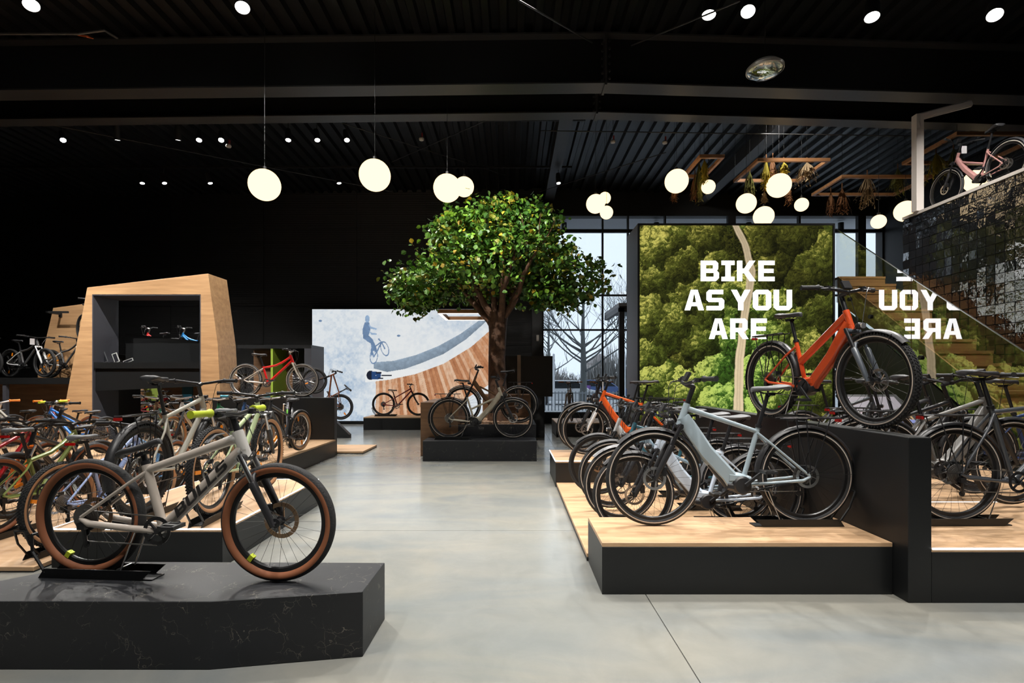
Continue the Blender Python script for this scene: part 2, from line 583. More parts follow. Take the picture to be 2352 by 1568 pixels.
def tyre_mesh(R, w, kind, lod, knobs):
    def fn():
        n = (28, 44, 72)[lod]
        h = w * 0.92 / 2
        rc = R - h
        m = 10 if lod else 8
        prof, mis = [], []
        for i in range(m):
            t = 2 * PI * i / m
            prof.append((rc + h * math.cos(t), (w / 2) * math.sin(t)))
        for i in range(m):
            tm = 2 * PI * (i + 0.5) / m
            c = math.cos(tm)
            if kind in ('tan', 'paletan'):
                mis.append(1 if c < 0.45 else 0)
            elif kind == 'stripe':
                mis.append(0)
            else:
                mis.append(0)
        b = MB()
        b.lathe(prof, n, 'Y', mis=mis)
        if kind == 'stripe':
            for s in (-1, 1):
                y = s * (w / 2 + 0.0008)
                b.lathe([(rc - h * 0.30, y), (rc - h * 0.05, y + s * 0.0006), (rc + h * 0.02, y)], n, 'Y', closed=False, mi=1)
        m2 = {'tan': TAN, 'paletan': TAN_L, 'stripe': STRIPE}.get(kind, RUBBER)
        return b.mesh('tyre', [RUBBER, m2], 50)
    return cached(('tyre', R, w, kind, lod), fn)

def knob_mesh(R, w):
    def fn():
        b = MB()
        n = 84
        for i in range(n):
            for row, off in ((-1, 0), (0, .5), (1, 0), (-2, .5), (2, .5)):
                t = 2 * PI * (i + off) / n
                rr = R - abs(row) ** 2 * 0.0025
                y = row * w * 0.2
                M = Matrix.Translation((0, 0, 0)) @ Matrix.Rotation(-t, 4, 'Y')
                b.box((rr - 0.006, y - 0.0045, -0.006), (rr + 0.004, y + 0.0045, 0.006), 0, M)
        return b.mesh('tread_knobs', RUBBER)
    return cached(('knobs', R, w), fn)

def rim_mesh(R, w, lod, m):
    def fn():
        n = (28, 44, 72)[lod]
        ro = R - w * 0.86; ri = ro - 0.026
        b = MB().lathe([(ro, -0.011), (ro, 0.011), (ri + 0.006, 0.010), (ri, 0.004), (ri, -0.004), (ri + 0.006, -0.010)], n, 'Y')
        return b.mesh('rim', m, 40)
    return cached(('rim', R, w, lod, m.name), fn)

def spoke_mesh(R, w, lod, m):
    def fn():
        b = MB(); n = (18, 24, 28)[lod]
        ri = R - w * 0.86 - 0.024
        for i in range(n):
            t = 2 * PI * i / n
            s = 1 if i % 2 else -1
            t0 = t + (0.55 if (i // 2) % 2 else -0.55)
            p0 = (0.024 * math.cos(t0), s * 0.026, 0.024 * math.sin(t0))
            p1 = (ri * math.cos(t), 0, ri * math.sin(t))
            b.tube([p0, p1], 0.0011 if lod else 0.0014, 3, cap=False)
        return b.mesh('spokes', m)
    return cached(('spokes', R, w, lod, m.name), fn)

def hub_mesh(rear):
    def fn():
        b = MB()
        b.lathe([(0.0001, -0.062), (0.009, -0.062), (0.010, -0.034), (0.026, -0.030), (0.026, -0.024), (0.015, -0.018), (0.015, 0.018), (0.026, 0.024), (0.026, 0.030), (0.010, 0.034), (0.009, 0.062), (0.0001, 0.062)], 12, 'Y', closed=False)
        return b.mesh('hub', ALU_B, 40)
    return cached(('hub', rear), fn)

def disc_mesh(m):
    def fn():
        b = MB(); n = 24
        b.lathe([(0.086, -0.001), (0.086, 0.001), (0.066, 0.001), (0.066, -0.001)], n, 'Y')
        for i in range(6):
            t = 2 * PI * i / 6
            b.tube([(0.02 * math.cos(t), 0, 0.02 * math.sin(t)), (0.067 * math.cos(t + .5), 0, 0.067 * math.sin(t + .5))], 0.004, 4)
        for i in range(12):   # drilled look: short cross bars on the brake ring
            t = 2 * PI * i / 12
            b.tube([(0.068 * math.cos(t), 0.0015, 0.068 * math.sin(t)), (0.084 * math.cos(t + .18), 0.0015, 0.084 * math.sin(t + .18))], 0.0016, 3)
        return b.mesh('brake_disc', m, 40)
    return cached(('disc', m.name), fn)

def cassette_mesh():
    def fn():
        b = MB()
        for i in range(6):
            r = 0.075 - i * 0.0095
            b.lathe([(r, i * 0.0045), (r, i * 0.0045 + 0.002), (r - 0.012, i * 0.0045 + 0.002), (r - 0.012, i * 0.0045)], 20, 'Y')
        b.lathe([(0.02, 0), (0.02, 0.028), (0.012, 0.028), (0.012, 0)], 12, 'Y')
        return b.mesh('cassette', CHAIN, 30)
    return cached('cassette', fn)

def saddle_mesh(m, wide=False):
    def fn():
        b = MB()
        #  x along the bike (nose +x), stations: x, half-width, top z
        st = [(-0.135, 0.030, 0.004), (-0.125, 0.062, 0.014), (-0.09, 0.075, 0.018), (-0.04, 0.062, 0.010), (0.02, 0.036, 0.004), (0.08, 0.023, 0.004), (0.125, 0.019, 0.002), (0.138, 0.010, -0.006)]
        kx = 1.18 if wide else 1.0
        vs = []; n = 10
        for x, w, z in st:
            w *= kx
            for j in range(n):
                t = 2 * PI * j / n
                c, s = math.cos(t), math.sin(t)
                zz = z + (0.016 if s > 0 else 0.030) * s * (1 if s > 0 else (0.6 + 0.4 * abs(c)))
                vs.append((x, w * (abs(c) ** 0.7) * (1 if c > 0 else -1), zz))
        fs = []
        for i in range(len(st) - 1):
            for j in range(n):
                j2 = (j + 1) % n
                fs.append((i * n + j, i * n + j2, (i + 1) * n + j2, (i + 1) * n + j))
        fs.append(tuple(range(n - 1, -1, -1))); fs.append(tuple((len(st) - 1) * n + j for j in range(n)))
        b.add(vs, fs)
        return b.mesh('saddle', m, 60)
    return cached(('saddle', m.name, wide), fn)

def rails_mesh():
    def fn():
        b = MB()
        for s in (-1, 1):
            b.tube([(-0.10, s * 0.022, -0.012), (-0.07, s * 0.022, -0.034), (0.04, s * 0.022, -0.034), (0.10, s * 0.010, -0.010)], 0.0035, 5)
        b.box((-0.03, -0.026, -0.05), (0.02, 0.026, -0.028))
        return b.mesh('saddle_rails', ALU_B)
    return cached('rails', fn)

def pedal_mesh():
    def fn():
        b = MB()
        b.box((-0.045, -0.045, -0.010), (-0.030, 0.045, 0.010)); b.box((0.030, -0.045, -0.010), (0.045, 0.045, 0.010))
        b.box((-0.03, -0.045, -0.008), (0.03, -0.034, 0.008)); b.box((-0.03, 0.034, -0.008), (0.03, 0.045, 0.008))
        b.box((-0.03, -0.012, -0.009), (0.03, 0.012, 0.009))
        return b.mesh('pedal', PLASTIC_B)
    return cached('pedal', fn)

def lever_mesh(s):
    def fn():
        b = MB()
        b.box((-0.012, -0.018, -0.016), (0.022, 0.018, 0.014))
        b.tube([(0.02, 0, -0.004), (0.05, s * 0.03, -0.012), (0.055, s * 0.10, -0.016)], [0.006, 0.006, 0.004], 5)
        return b.mesh('brake_lever', PLASTIC_B)
    return cached(('lever', s), fn)

PAINT = {}
def paint(name, c, rough=0.28, metal=0.0):
    return mat('paint_' + name, c, rough, metal, coat=0.35)

def V2(p, y=0.0):
    return Vector((p[0], y, p[1]))

def bike(name, label, rear, heading, WB=1.10, R=0.355, S=None, lod=1, group=None, pitch=0.0, roll=0.0):
    """rear: world position of the rear contact; heading in degrees (0 = +X)"""
    S = S or {}
    lift = S.get('lift', 0.0)
    g = S.get
    root = thing(name, label, 'bicycle', rear, 0, group)
    if lift:
        pitch = -math.degrees(math.asin(lift / WB))
    root.rotation_euler = (Matrix.Rotation(math.radians(heading), 4, 'Z') @ Matrix.Rotation(-math.radians(pitch), 4, 'Y') @ Matrix.Rotation(math.radians(roll), 4, 'X')).to_euler()
    n = (6, 8, 12)[lod]
    k = WB / 1.10
    kind = g('frame', 'mtb')
    fm = g('paint', paint('grey', (0.2, 0.2, 0.2)))
    tw = g('tw', 0.05)
    u = Vector((-0.358, 0, 0.934)); nf = Vector((0.934, 0, 0.358)); s = Vector((-0.292, 0, 0.956))
    RA = Vector((0, 0, R)); FA = Vector((WB, 0, R))
    BB = Vector((0.435 * k, 0, R - 0.055 * k))
    if kind.startswith('ebike'):
        BB = Vector((0.46 * k, 0, R - 0.05 * k))
    A0 = FA - nf * 0.045
    Lf = R + g('a2c', 0.07)
    C = A0 + u * Lf
    HB = C + u * 0.015
    hl = g('head', 0.13) * k
    HT = HB + u * hl
    L = g('seat_tube', 0.42) * k
    ST = BB + s * L
    SD = BB + s * (g('saddle_h', 0.68) * k)
    mudg = g('mudguards', False)
    # ---------------- frame
    b = MB()
    rt = 0.018 * (0.9 if k < 0.85 else 1.0) * g('tube_k', 1.0)
    b.tube([HB - u * 0.01, HT + u * 0.01], 0.024 * max(.85, k), n)
    b.tube([BB, ST + s * 0.015], rt, n)
    b.tube([BB + Vector((0, -0.045, 0)), BB + Vector((0, 0.045, 0))], 0.025, n)
    ss_top = ST - s * 0.04
    tt0 = HT - u * 0.025
    if kind in ('mtb', 'trek', 'ebike'):
        b.tube([tt0, ST - s * 0.03], [rt * 1.15, rt * 0.9], n)
    elif kind == 'step':        # low curved top tube
        m1 = tt0.lerp(BB + s * (L * 0.62), 0.55) - Vector((0, 0, 0.05 * k))
        b.tube([tt0, m1, BB + s * (L * 0.72)], rt * 1.05, n)
    elif kind == 'curve':       # bent top tube of a youth bike
        m1 = tt0.lerp(ST - s * 0.03, 0.55) - Vector((0, 0, 0.05 * k))
        b.tube([tt0, tt0.lerp(m1, 0.55) - Vector((0, 0, 0.012)), m1, ST - s * 0.03], rt * 1.1, n)
    elif kind == 'trapeze':     # straight top tube running low to the seat tube
        b.rtube([tt0, BB + s * (L * 0.55)], 0.045, 0.06, 0)
    if kind.startswith('ebike') or kind == 'trapeze' or kind == 'low':
        dw = 0.066; dh = g('dt', 0.085)
        d0 = HB + u * 0.045
        d1 = BB + Vector((0.075, 0, 0.02)) * k
        dm = d0.lerp(d1, 0.5) + Vector((0.012, 0, -0.012))
        b.rtube([d0 + Vector((-0.01, 0, 0.015)), d0.lerp(d1, 0.12), dm, d0.lerp(d1, 0.9), d1], [dw * .75, dw, dw, dw, dw], [dh * 0.75, dh, dh, dh, dh * 1.1])
        # shell that carries the motor
        b.rtube([d1 + Vector((0.03, 0, 0.03)), BB + Vector((0.02, 0, 0.045)), BB + Vector((-0.055, 0, 0.03))], 0.075, [0.085, 0.07, 0.05])
        if kind == 'low':
            b.tube([d0.lerp(d1, 0.25) + Vector((-.02, 0, .03)), BB + s * (L * 0.5)], rt, n)
    else:
        d0 = HB + u * 0.035
        b.tube([d0, BB], g('dtr', 0.024) * max(.85, k), n)
        d1 = BB
    sk_ = g('stay_k', 1.0)
    sb = MB() if g('stay_paint') else b
    for sd in (-1, 1):
        sb.tube([BB + Vector((-0.02, sd * 0.030, -0.005)), BB.lerp(RA, 0.35) + Vector((0, sd * 0.050, -0.01)), RA + Vector((0.05, sd * 0.066, -0.022)), RA + Vector((0.0, sd * 0.066, 0.005))], [0.014 * sk_, 0.012 * sk_, 0.012 * sk_, 0.010], max(5, n - 3))
        sb.tube([ss_top + Vector((0, sd * 0.014, 0)), ss_top.lerp(RA, 0.25) + Vector((0, sd * 0.046, 0)), RA + Vector((0.004, sd * 0.066, 0.012))], [0.011, 0.009, 0.009], max(5, n - 3))
    frame = b.build('frame', fm, root, 45)
    if g('stay_paint'):
        sb.build('rear_stays', g('stay_paint'), frame, 45)
    if g('lettering'):
        lay, tw_ = text_layout(g('lettering'), 0.35)
        lm = g('letter_paint', PLASTIC_B)
        dd = (d1 - d0); ln = dd.length
        ux = -dd.normalized(); uy = Vector((0, -1, 0)).cross(ux)
        if uy.z < 0: uy = -uy
        size = ln * 0.62 / tw_
        for side in (-1, 1):
            bb = MB()
            half = 0.0335 if (kind.startswith('ebike') or kind in ('trapeze', 'low')) else g('dtr', 0.024) * max(.85, k) * 1.0 + 0.0008
            for ch, x, loops in lay:
                if not loops: continue
                tris = tessellate_polygon([[Vector((q[0], q[1], 0)) for q in l] for l in loops])
                pts = []
                for l in loops:
                    for q in l:
                        xx = (x + q[0] + 0.25 * q[1] - tw_ / 2) * size
                        yy = (q[1] - 2) * min(size * 0.78, half * 0.38)
                        yo = half + 0.0012 if half > 0.03 else math.sqrt(max(1e-6, (half + 0.0012) ** 2 - min(abs(yy), half * .98) ** 2))
                        pts.append((d0 + d1) * 0.5 + ux * xx * (1 if side < 0 else -1) + uy * yy + Vector((0, side * yo, 0)))
                bb.add(pts, [tuple(t) for t in tris])
            bb.build('lettering', lm, frame)
    if g('cover') and (kind.startswith('ebike') or kind in ('trapeze', 'low')):     # dark under-cover of the battery tube
        bb = MB(); nn = (d1 - d0).normalized(); dn = Vector((0, 1, 0)).cross(nn)
        if dn.z > 0: dn = -dn
        a, c_ = d0.lerp(d1, 0.12) + dn * dh * 0.42, d0.lerp(d1, 1.0) + dn * dh * 0.45
        bb.rtube([a, c_], 0.050, 0.035)
        bb.build('battery_cover', PLASTIC_B, frame, 45)
    if kind.startswith('ebike') or kind in ('trapeze', 'low'):
        bb = MB()
        bb.lathe([(0.0001, -0.052), (0.058, -0.052), (0.070, -0.040), (0.070, 0.040), (0.058, 0.052), (0.0001, 0.052)], 16 if lod else 10, 'Y', tuple(BB + Vector((0.012, 0, -0.008))), closed=False)
        bb.rtube([BB + Vector((0.0, 0, -0.03)), BB + Vector((0.12, 0, -0.012))], 0.085, [0.08, 0.055])
        bb.build('motor', PLASTIC_B, root, 40)
    if g('film'):
        bb = MB()
        bb.tube([HB - u * 0.02, HT + u * 0.012], 0.031 * k, n)
        bb.tube([HB + u * 0.03, (HB + u * 0.03).lerp(BB, 0.22)], [0.034 * k, 0.027 * k], n)
        bb.tube([tt0, tt0.lerp(ST, 0.16)], [0.030 * k, 0.023 * k], n)
        bb.build('protective_film', FOILW, frame, 45)
    # ---------------- fork
    fk = MB(); fpm = g('fork_paint', PLASTIC_B)
    off = (tw / 2 + 0.028)
    if g('suspension', False):
        fk.tube([C + Vector((0, -off, 0.0)), C + Vector((0, off, 0.0))], 0.021, n)
        fk.tube([C - u * 0.01, HB], 0.02, n)
        sp = MB()
        for sd in (-1, 1):
            t0 = C + Vector((0, sd * off, 0)); t1 = FA + Vector((0, sd * off, 0)) - nf * 0.0
            mid = t0.lerp(t1, 0.50)
            sp.tube([t0 + u * 0.02, mid], 0.0145, n)
            fk.tube([t0.lerp(t1, 0.36), t0.lerp(t1, 0.39), t0.lerp(t1, 0.85), t1 + Vector((0, 0, -0.012))], [0.020, 0.023, 0.019, 0.013], n)
        a_, b_ = C.lerp(FA, 0.33) + nf * 0.01, 0
        fk.tube([C.lerp(FA, 0.42) + Vector((0, -off, 0)), C.lerp(FA, 0.27) + Vector((0.015, -off * .7, 0.0)), C.lerp(FA, 0.22) + Vector((0.018, 0, 0)), C.lerp(FA, 0.24) + Vector((0.015, off * .7, 0.0)), C.lerp(FA, 0.42) + Vector((0, off, 0))], 0.013, max(5, n - 3))
        fo = fk.build('fork', fpm, root, 45)
        sp.build('stanchions', STEEL if g('chrome', True) else ALU_B, fo, 45)
    else:
        fk.tube([C + Vector((0, -off, -0.005)), C + Vector((0, off, -0.005))], 0.017, n)
        fk.tube([C - u * 0.02, HB], 0.019, n)
        for sd in (-1, 1):
            fk.tube([C + Vector((0, sd * off, 0.005)), C.lerp(FA, 0.6) + Vector((0.0, sd * off, 0)) - nf * 0.012, FA + Vector((0, sd * off, 0))], [0.016, 0.015, 0.010], n)
        fk.build('fork', fpm, root, 45)
    # ---------------- wheels
    rm = RIM_S if g('silver', False) else RIM_B
    spm = SPOKE_S if g('silver', False) else SPOKE
    for nm, ax, isr in (('front_wheel', FA, False), ('rear_wheel', RA, True)):
        Mx = Matrix.Translation(ax) @ Matrix.Rotation(random.uniform(0, 6.28), 4, 'Y')
        wv = link(nm, rim_mesh(R, tw, lod, rm), root, Mx)
        link('tyre', tyre_mesh(R, tw, g('tyre', 'black'), lod, False), wv)
        if g('knobs') and lod == 2:
            tag(link('tread_knobs', knob_mesh(R, tw), wv), kind='stuff')
        link('spokes', spoke_mesh(R, tw, lod, spm), wv)
        link('hub', hub_mesh(isr), wv)
        if g('disc', True) and (lod or not isr):
            link('brake_disc', disc_mesh(g('disc_metal', STEEL)), wv, Matrix.Translation((0, 0.034, 0)) @ Matrix.Scale(g('disc_k', 1.0), 4))
        if isr and lod:
            link('cassette', cassette_mesh(), wv, Matrix.Translation((0, -0.03, 0)) @ Matrix.Rotation(PI, 4, 'X'))
        if g('reflectors', False):
            for q in range(2):
                bb = cached(('refl', R), lambda: MB().box((R * 0.52, -0.006, -0.014), (R * 0.74, 0.006, 0.014)).mesh('reflector', REFL_O))
                link('reflector', bb, wv, Matrix.Rotation(q * PI + 0.7, 4, 'Y'))
        if g('valve_tag') and lod == 2:
            bb = MB().box((R - tw - 0.028, -0.014, -0.013), (R - tw + 0.004, 0.014, 0.013))
            bb.build('rim_sticker', LIME, wv)
    # ---------------- cockpit
    stem_up = g('stem', 0.06) * (1 if k > .8 else .8)
    SB = HT + u * (0.02 + stem_up)
    BC = SB + Vector((g('reach', 0.05), 0, 0.012))
    bw = g('bar_w', 0.66) * (0.75 + 0.25 * k) / 2
    rise = g('rise', 0.03); back = g('sweep', 0.05)
    hb = MB()
    steer = Matrix.Translation(SB) @ Matrix.Rotation(math.radians(g('steer', 0)), 4, 'Z') @ Matrix.Translation(-SB)
    bar_pts = [Vector((-back, -bw, rise)), Vector((-back * .55, -bw * 0.6, rise)), Vector((0, -bw * 0.22, rise * 0.3)), Vector((0.006, 0, 0)), Vector((0, bw * 0.22, rise * 0.3)), Vector((-back * .55, bw * 0.6, rise)), Vector((-back, bw, rise))]
    bar_pts = [BC + p for p in bar_pts]
    hb.tube(bar_pts, 0.0125, max(6, n - 2), side=(0, 0, 1))
    hbar = hb.build('handlebar', g('bar_metal', ALU_B), root, 45)
    st = MB(); st.tube([HT, SB], 0.018, n); st.tube([SB - u * 0.005, BC], [0.02, 0.018], n)
    st.build('stem', g('stem_metal', ALU_B), root, 45)
    gm = g('grips', RUBBER_S)
    for sd, (p, q) in ((-1, (bar_pts[0], bar_pts[1])), (1, (bar_pts[6], bar_pts[5]))):
        bb = MB()
        e = q - p; e.normalize()
        bb.tube([p - e * 0.006, p + e * 0.004, p + e * 0.10, p + e * 0.118, p + e * 0.124], [0.021, 0.018, 0.0165, 0.023, 0.022], max(7, n), side=(0, 0, 1))
        bb.build('grip', gm, hbar, 50)
        if lod:
            lv = link('brake_lever', lever_mesh(-sd * -1 if False else sd), hbar, Matrix.Translation(p + e * 0.17 + Vector((0.012, 0, -0.008))))
    if g('display'):
        bb = MB(); bb.box((BC.x + 0.01, -0.035, BC.z + 0.02), (BC.x + 0.03, 0.035, BC.z + 0.09), M=Matrix.Translation(BC) @ Matrix.Rotation(-0.5, 4, 'Y') @ Matrix.Translation(-BC))
        bb.build('display', PLASTIC_B, hbar)
    if lod:
        cb = MB()
        for sd in (-1, 1):
            cb.tube([BC + Vector((0.02, sd * bw * 0.55, rise)), BC + Vector((0.10, sd * bw * 0.25, -0.01)), HB + Vector((0.075, sd * 0.02, 0.05)), HB + Vector((0.03, sd * 0.026, -0.02))], 0.0028, 4)
        cb.build('cables', PLASTIC_B, hbar)
    # ---------------- seat
    MB().tube([ST - s * 0.05, SD - s * 0.03], 0.0145, n).build('seatpost', ALU_B, root, 45)
    MB().tube([ST + s * 0.0, ST + s * 0.022], 0.024 * max(.85, k), n).build('seat_clamp', ALU_B, root, 45)
    Ms = Matrix.Translation(SD + Vector((-0.005, 0, 0.012))) @ Matrix.Scale(max(.8, min(1, k * 1.02)) * g('saddle_k', 1.0), 4) @ Matrix.Rotation(math.radians(g('saddle_tilt', 0)), 4, 'Y')
    sdl = link('saddle', saddle_mesh(g('saddle', SADDLE_B), g('wide', False)), root, Ms)
    if lod:
        link('saddle_rails', rails_mesh(), sdl)
    if g('saddle_refl'):
        bb = MB().box((-0.155, -0.042, -0.055), (-0.140, 0.042, -0.032)); bb.build('reflector', REFL_R, sdl)
    # ---------------- drivetrain
    cr = MB(); rch = 0.075 if lod else 0.08
    if not kind.startswith('ebike'):
        rch = 0.078
    cr.lathe([(rch, -0.052), (rch, -0.048), (rch - 0.02, -0.048), (rch - 0.02, -0.052)], (12, 20, 28)[lod], 'Y', tuple(BB))
    for i in range(4):
        t = PI / 4 + i * PI / 2
        cr.tube([BB + Vector((0, -0.05, 0)), BB + Vector((rch * .85 * math.cos(t), -0.05, rch * .85 * math.sin(t)))], 0.007, 4)
    crank = cr.build('crankset', g('crank_metal', ALU_B), root, 35)
    ca = math.radians(g('crank', 20))
    for sd, a in ((-1, ca), (1, ca + PI)):
        e = BB + Vector((0.165 * k * math.cos(a), sd * 0.078, 0.165 * k * math.sin(a)))
        MB().rtube([BB + Vector((0, sd * 0.064, 0)), e], 0.013, [0.030, 0.020]).build('crank_arm', g('crank_metal', ALU_B), crank, 45)
        link('pedal', pedal_mesh(), crank, Matrix.Translation(e + Vector((0, sd * 0.062, 0))))
    if lod:
        ch = MB()
        yy = -0.046
        ch.tube([RA + Vector((0, yy, 0.045)), BB + Vector((0, yy - 0.004, rch))], 0.0042, 4)
        ch.tube([RA + Vector((0.02, yy, -0.125)), BB + Vector((0, yy - 0.004, -rch))], 0.0042, 4)
        ch.build('chain', CHAIN, root)
        dr = MB()
        dr.box(RA + Vector((-0.012, yy - 0.03, -0.055)), RA + Vector((0.03, yy - 0.002, -0.02)))
        dr.tube([RA + Vector((0.012, yy - 0.012, -0.045)), RA + Vector((0.022, yy - 0.006, -0.14))], [0.013, 0.009], 6)
        dr.disc(tuple(RA + Vector((0.022, yy, -0.14))), 0.021, 'Y', 10, 0.008)
        dr.disc(tuple(RA + Vector((0.02, yy, -0.075))), 0.019, 'Y', 10, 0.008)
        dr.build('derailleur', ALU_B, root, 45)
        if g('disc', True):
            MB().box(RA + Vector((0.02, 0.03, 0.05)), RA + Vector((0.07, 0.052, 0.085))).build('brake_caliper', ALU_B, root)
            MB().box(FA + Vector((-0.085, 0.028, 0.02)), FA + Vector((-0.05, 0.055, 0.085))).build('brake_caliper', ALU_B, root)
    # ---------------- equipment
    mm = g('guard_paint', PLASTIC_B)
    if mudg:
        def guard(ax, a0, a1, nm):
            bb = MB(); seg = (8, 14, 20)[lod]; rr = R + 0.016; wd = tw / 2 + 0.006
            vs = []; fs = []
            for i in range(seg + 1):
                t = a0 + (a1 - a0) * i / seg
                for q, (dr_, y) in enumerate(((-0.012, -wd), (0.004, -wd * .7), (0.009, 0), (0.004, wd * .7), (-0.012, wd), (0.0, wd * .6), (0.004, 0), (0.0, -wd * .6))):
                    vs.append((ax.x + (rr + dr_) * math.cos(t), y, ax.z + (rr + dr_) * math.sin(t)))
            for i in range(seg):
                for q in range(8):
                    q2 = (q + 1) % 8
                    fs.append((i * 8 + q, i * 8 + q2, (i + 1) * 8 + q2, (i + 1) * 8 + q))
            fs.append(tuple(range(7, -1, -1))); fs.append(tuple(seg * 8 + q for q in range(8)))
            bb.add(vs, fs)
            o = bb.build(nm, mm, root, 50)
            st_ = MB()
            for y in (-1, 1):
                t = a1 if nm == 'rear_mudguard' else a0
                t = t + (-.3 if nm == 'rear_mudguard' else 0.3)
                st_.tube([ax + Vector((0, y * 0.06, 0.01)), Vector((ax.x + rr * math.cos(t), y * wd, ax.z + rr * math.sin(t)))], 0.0022, 4)
            st_.build('mudguard_stay', ALU_B, o)
        if mudg == 'clip':     # short clip-on rear guard sticking out behind the saddle
            bb = MB()
            a_ = ss_top + Vector((-0.02, 0, -0.02))
            bb.rtube([a_, a_ + Vector((-0.12, 0, 0.05)), a_ + Vector((-0.30, 0, 0.05)), a_ + Vector((-0.42, 0, 0.0))], [0.03, 0.05, 0.065, 0.05], [0.02, 0.014, 0.010, 0.008])
            bb.build('rear_mudguard', mm, root, 50)
        else:
            guard(RA, math.radians(5), math.radians(195), 'rear_mudguard')
            guard(FA, math.radians(20 if not g('suspension') else 45), math.radians(165), 'front_mudguard')
    if g('rack'):
        rk = MB(); zt = 2 * R + 0.075
        for y in (-1, 1):
            rk.tube([(0.20, y * 0.035, zt), (0.16, y * 0.055, zt), (-0.20, y * 0.060, zt), (-0.25, y * 0.03, zt)], 0.0055, 5)
            for x0, x1 in ((-0.16, -0.02), (0.02, 0.0), (0.10, 0.02)):
                rk.tube([(x0, y * 0.06, zt), (x1, y * 0.074, R + 0.03)], 0.0045, 5)
        for x in (-0.18, -0.05, 0.08):
            rk.tube([(x, -0.058, zt), (x, 0.058, zt)], 0.0045, 5)
        rk.tube([(-0.25, -0.03, zt), (-0.25, 0.03, zt)], 0.0055, 5)
        rk.box((-0.20, -0.02, zt - 0.004), (0.15, 0.02, zt + 0.004))
        rko = rk.build('luggage_rack', ALU_B, root)
        MB().box((-0.262, -0.028, zt - 0.030), (-0.245, 0.028, zt - 0.008)).build('tail_light', LIGHT_R, rko)
    if g('headlight'):
        p = HB + Vector((0.07, 0, 0.02))
        bb = MB().ellipsoid(tuple(p), (0.035, 0.03, 0.028), 10, 8)
        bb.tube([HB + Vector((0.01, 0, -0.01)), p], 0.006, 5)
        ho = bb.build('headlight', PLASTIC_B, root, 60)
        MB().disc(tuple(p + Vector((0.032, 0, 0))), 0.022, 'X', 12, 0.008).build('lens', LAMP_GL, ho)
    if g('kickstand'):
        bb = MB(); q = BB.lerp(RA, 0.72) + Vector((0, 0.06, -0.02))
        bb.tube([q, q + Vector((0.26, 0.02, -0.05))], 0.008, 5)
        bb.build('kickstand', ALU_B, root)
    if g('bottle'):
        q0 = d0.lerp(d1, 0.42) + Vector((-0.045, 0, 0.05)); q1 = d0.lerp(d1, 0.75) + Vector((-0.045, 0, 0.05))
        MB().tube([q0, q1], 0.034, 10).build('bottle', g('bottle'), root, 50)
    if g('tag_paper'):
        bb = MB(); q = BC + Vector((0.05, -bw * 0.3, -0.02))
        bb.box((q.x - 0.05, q.y - 0.045, q.z - 0.13), (q.x - 0.047, q.y + 0.045, q.z))
        bb.build('price_tag', PAPER, root)
    return root

def stand(label, rear, heading, R=0.355, group=None, z_lift=0.0):
    """black floor stand: channel the rear wheel sits in, with a hooped back support and a wire rest"""
    r = thing('bike_stand', label, 'bike stand', rear, math.radians(heading), group)
    b = MB()
    b.box((-0.20, -0.045, 0.0), (0.40, 0.045, 0.006))
    for y in (-1, 1):
        b.add([(-0.26, y * 0.045, 0.0), (0.34, y * 0.045, 0.0), (0.40, y * 0.052, 0.055), (-0.22, y * 0.052, 0.055), (-0.26, y * 0.052, 0.0), (0.34, y * 0.052, 0.0), (0.40, y * 0.058, 0.055), (-0.22, y * 0.058, 0.055)],
              [(0, 1, 2, 3), (7, 6, 5, 4), (0, 4, 5, 1), (1, 5, 6, 2), (2, 6, 7, 3), (3, 7, 4, 0)])
    b.build('channel', BLACK, r)
    a = MB()
    for y in (-1, 1):
        a.tube([(-0.22, y * 0.05, 0.03), (-0.30, y * 0.045, 0.14), (-R * 0.98, y * 0.038, R * 0.72)], 0.008, 6)
    a.tube([(-R * 0.98, -0.038, R * 0.72), (-R * 0.98, 0.038, R * 0.72)], 0.008, 6)
    a.build('back_support', BLACK, r)
    w = MB()
    for y in (-1, 1):
        w.tube([(0.22, y * 0.05, 0.05), (0.30, y * 0.045, 0.26), (0.38, y * 0.044, 0.27)], 0.004, 5)
    w.tube([(0.20, -0.05, 0.055), (0.20, 0.05, 0.055)], 0.005, 5)
    w.build('wire_rest', STEEL, r)
    return r

# ------------------------------------------------------------------ the building
XL, XR, YB, YF = -17.0, 12.0, 16.5, -4.0
XRIDGE = 1.64

def zslope(x):
    return -(0.012 * (XRIDGE - x) if x < XRIDGE else 0.030 * (x - XRIDGE))

fl = MB().box((XL, YF, -0.2), (XR, YB + 0.4, -0.012)).build('floor', JOINT)
tag(fl, 'grey polished concrete floor with fine saw-cut joints', None, kind='structure')
xs = [XL, -11.1, -5.1, 0.89, 6.9, XR]; ys = [YF, -1.15, 4.85, 10.85, YB + 0.4]
for i in range(5):
    for j in range(4):
        MB().box((xs[i] + .003, ys[j] + .003, -0.012), (xs[i + 1] - .003, ys[j + 1] - .003, 0.0)).build('slab', CONC, fl)

# corrugated roof deck
dk = MB(); prof = []
x = XL
while x < XR:
    for dx, dz in ((0, 0), (0.11, 0), (0.145, 0.085), (0.265, 0.085)):
        prof.append((x + dx, 7.5 + zslope(x + dx) + dz))
    x += 0.30
vs = []; fs = []
for (px, pz) in prof:
    vs += [(px, YF, pz), (px, YB + 0.4, pz), (px, YF, 7.75), (px, YB + 0.4, 7.75)]
for i in range(len(prof) - 1):
    a = i * 4; b_ = a + 4
    fs += [(a, a + 1, b_ + 1, b_), (a + 2, b_ + 2, b_ + 3, a + 3), (a, b_, b_ + 2, a + 2), (a + 1, a + 3, b_ + 3, b_ + 1)]
dk.add(vs, fs)
tag(dk.build('ceiling', DECK), 'black trapezoidal metal roof deck over the showroom', None, kind='structure')

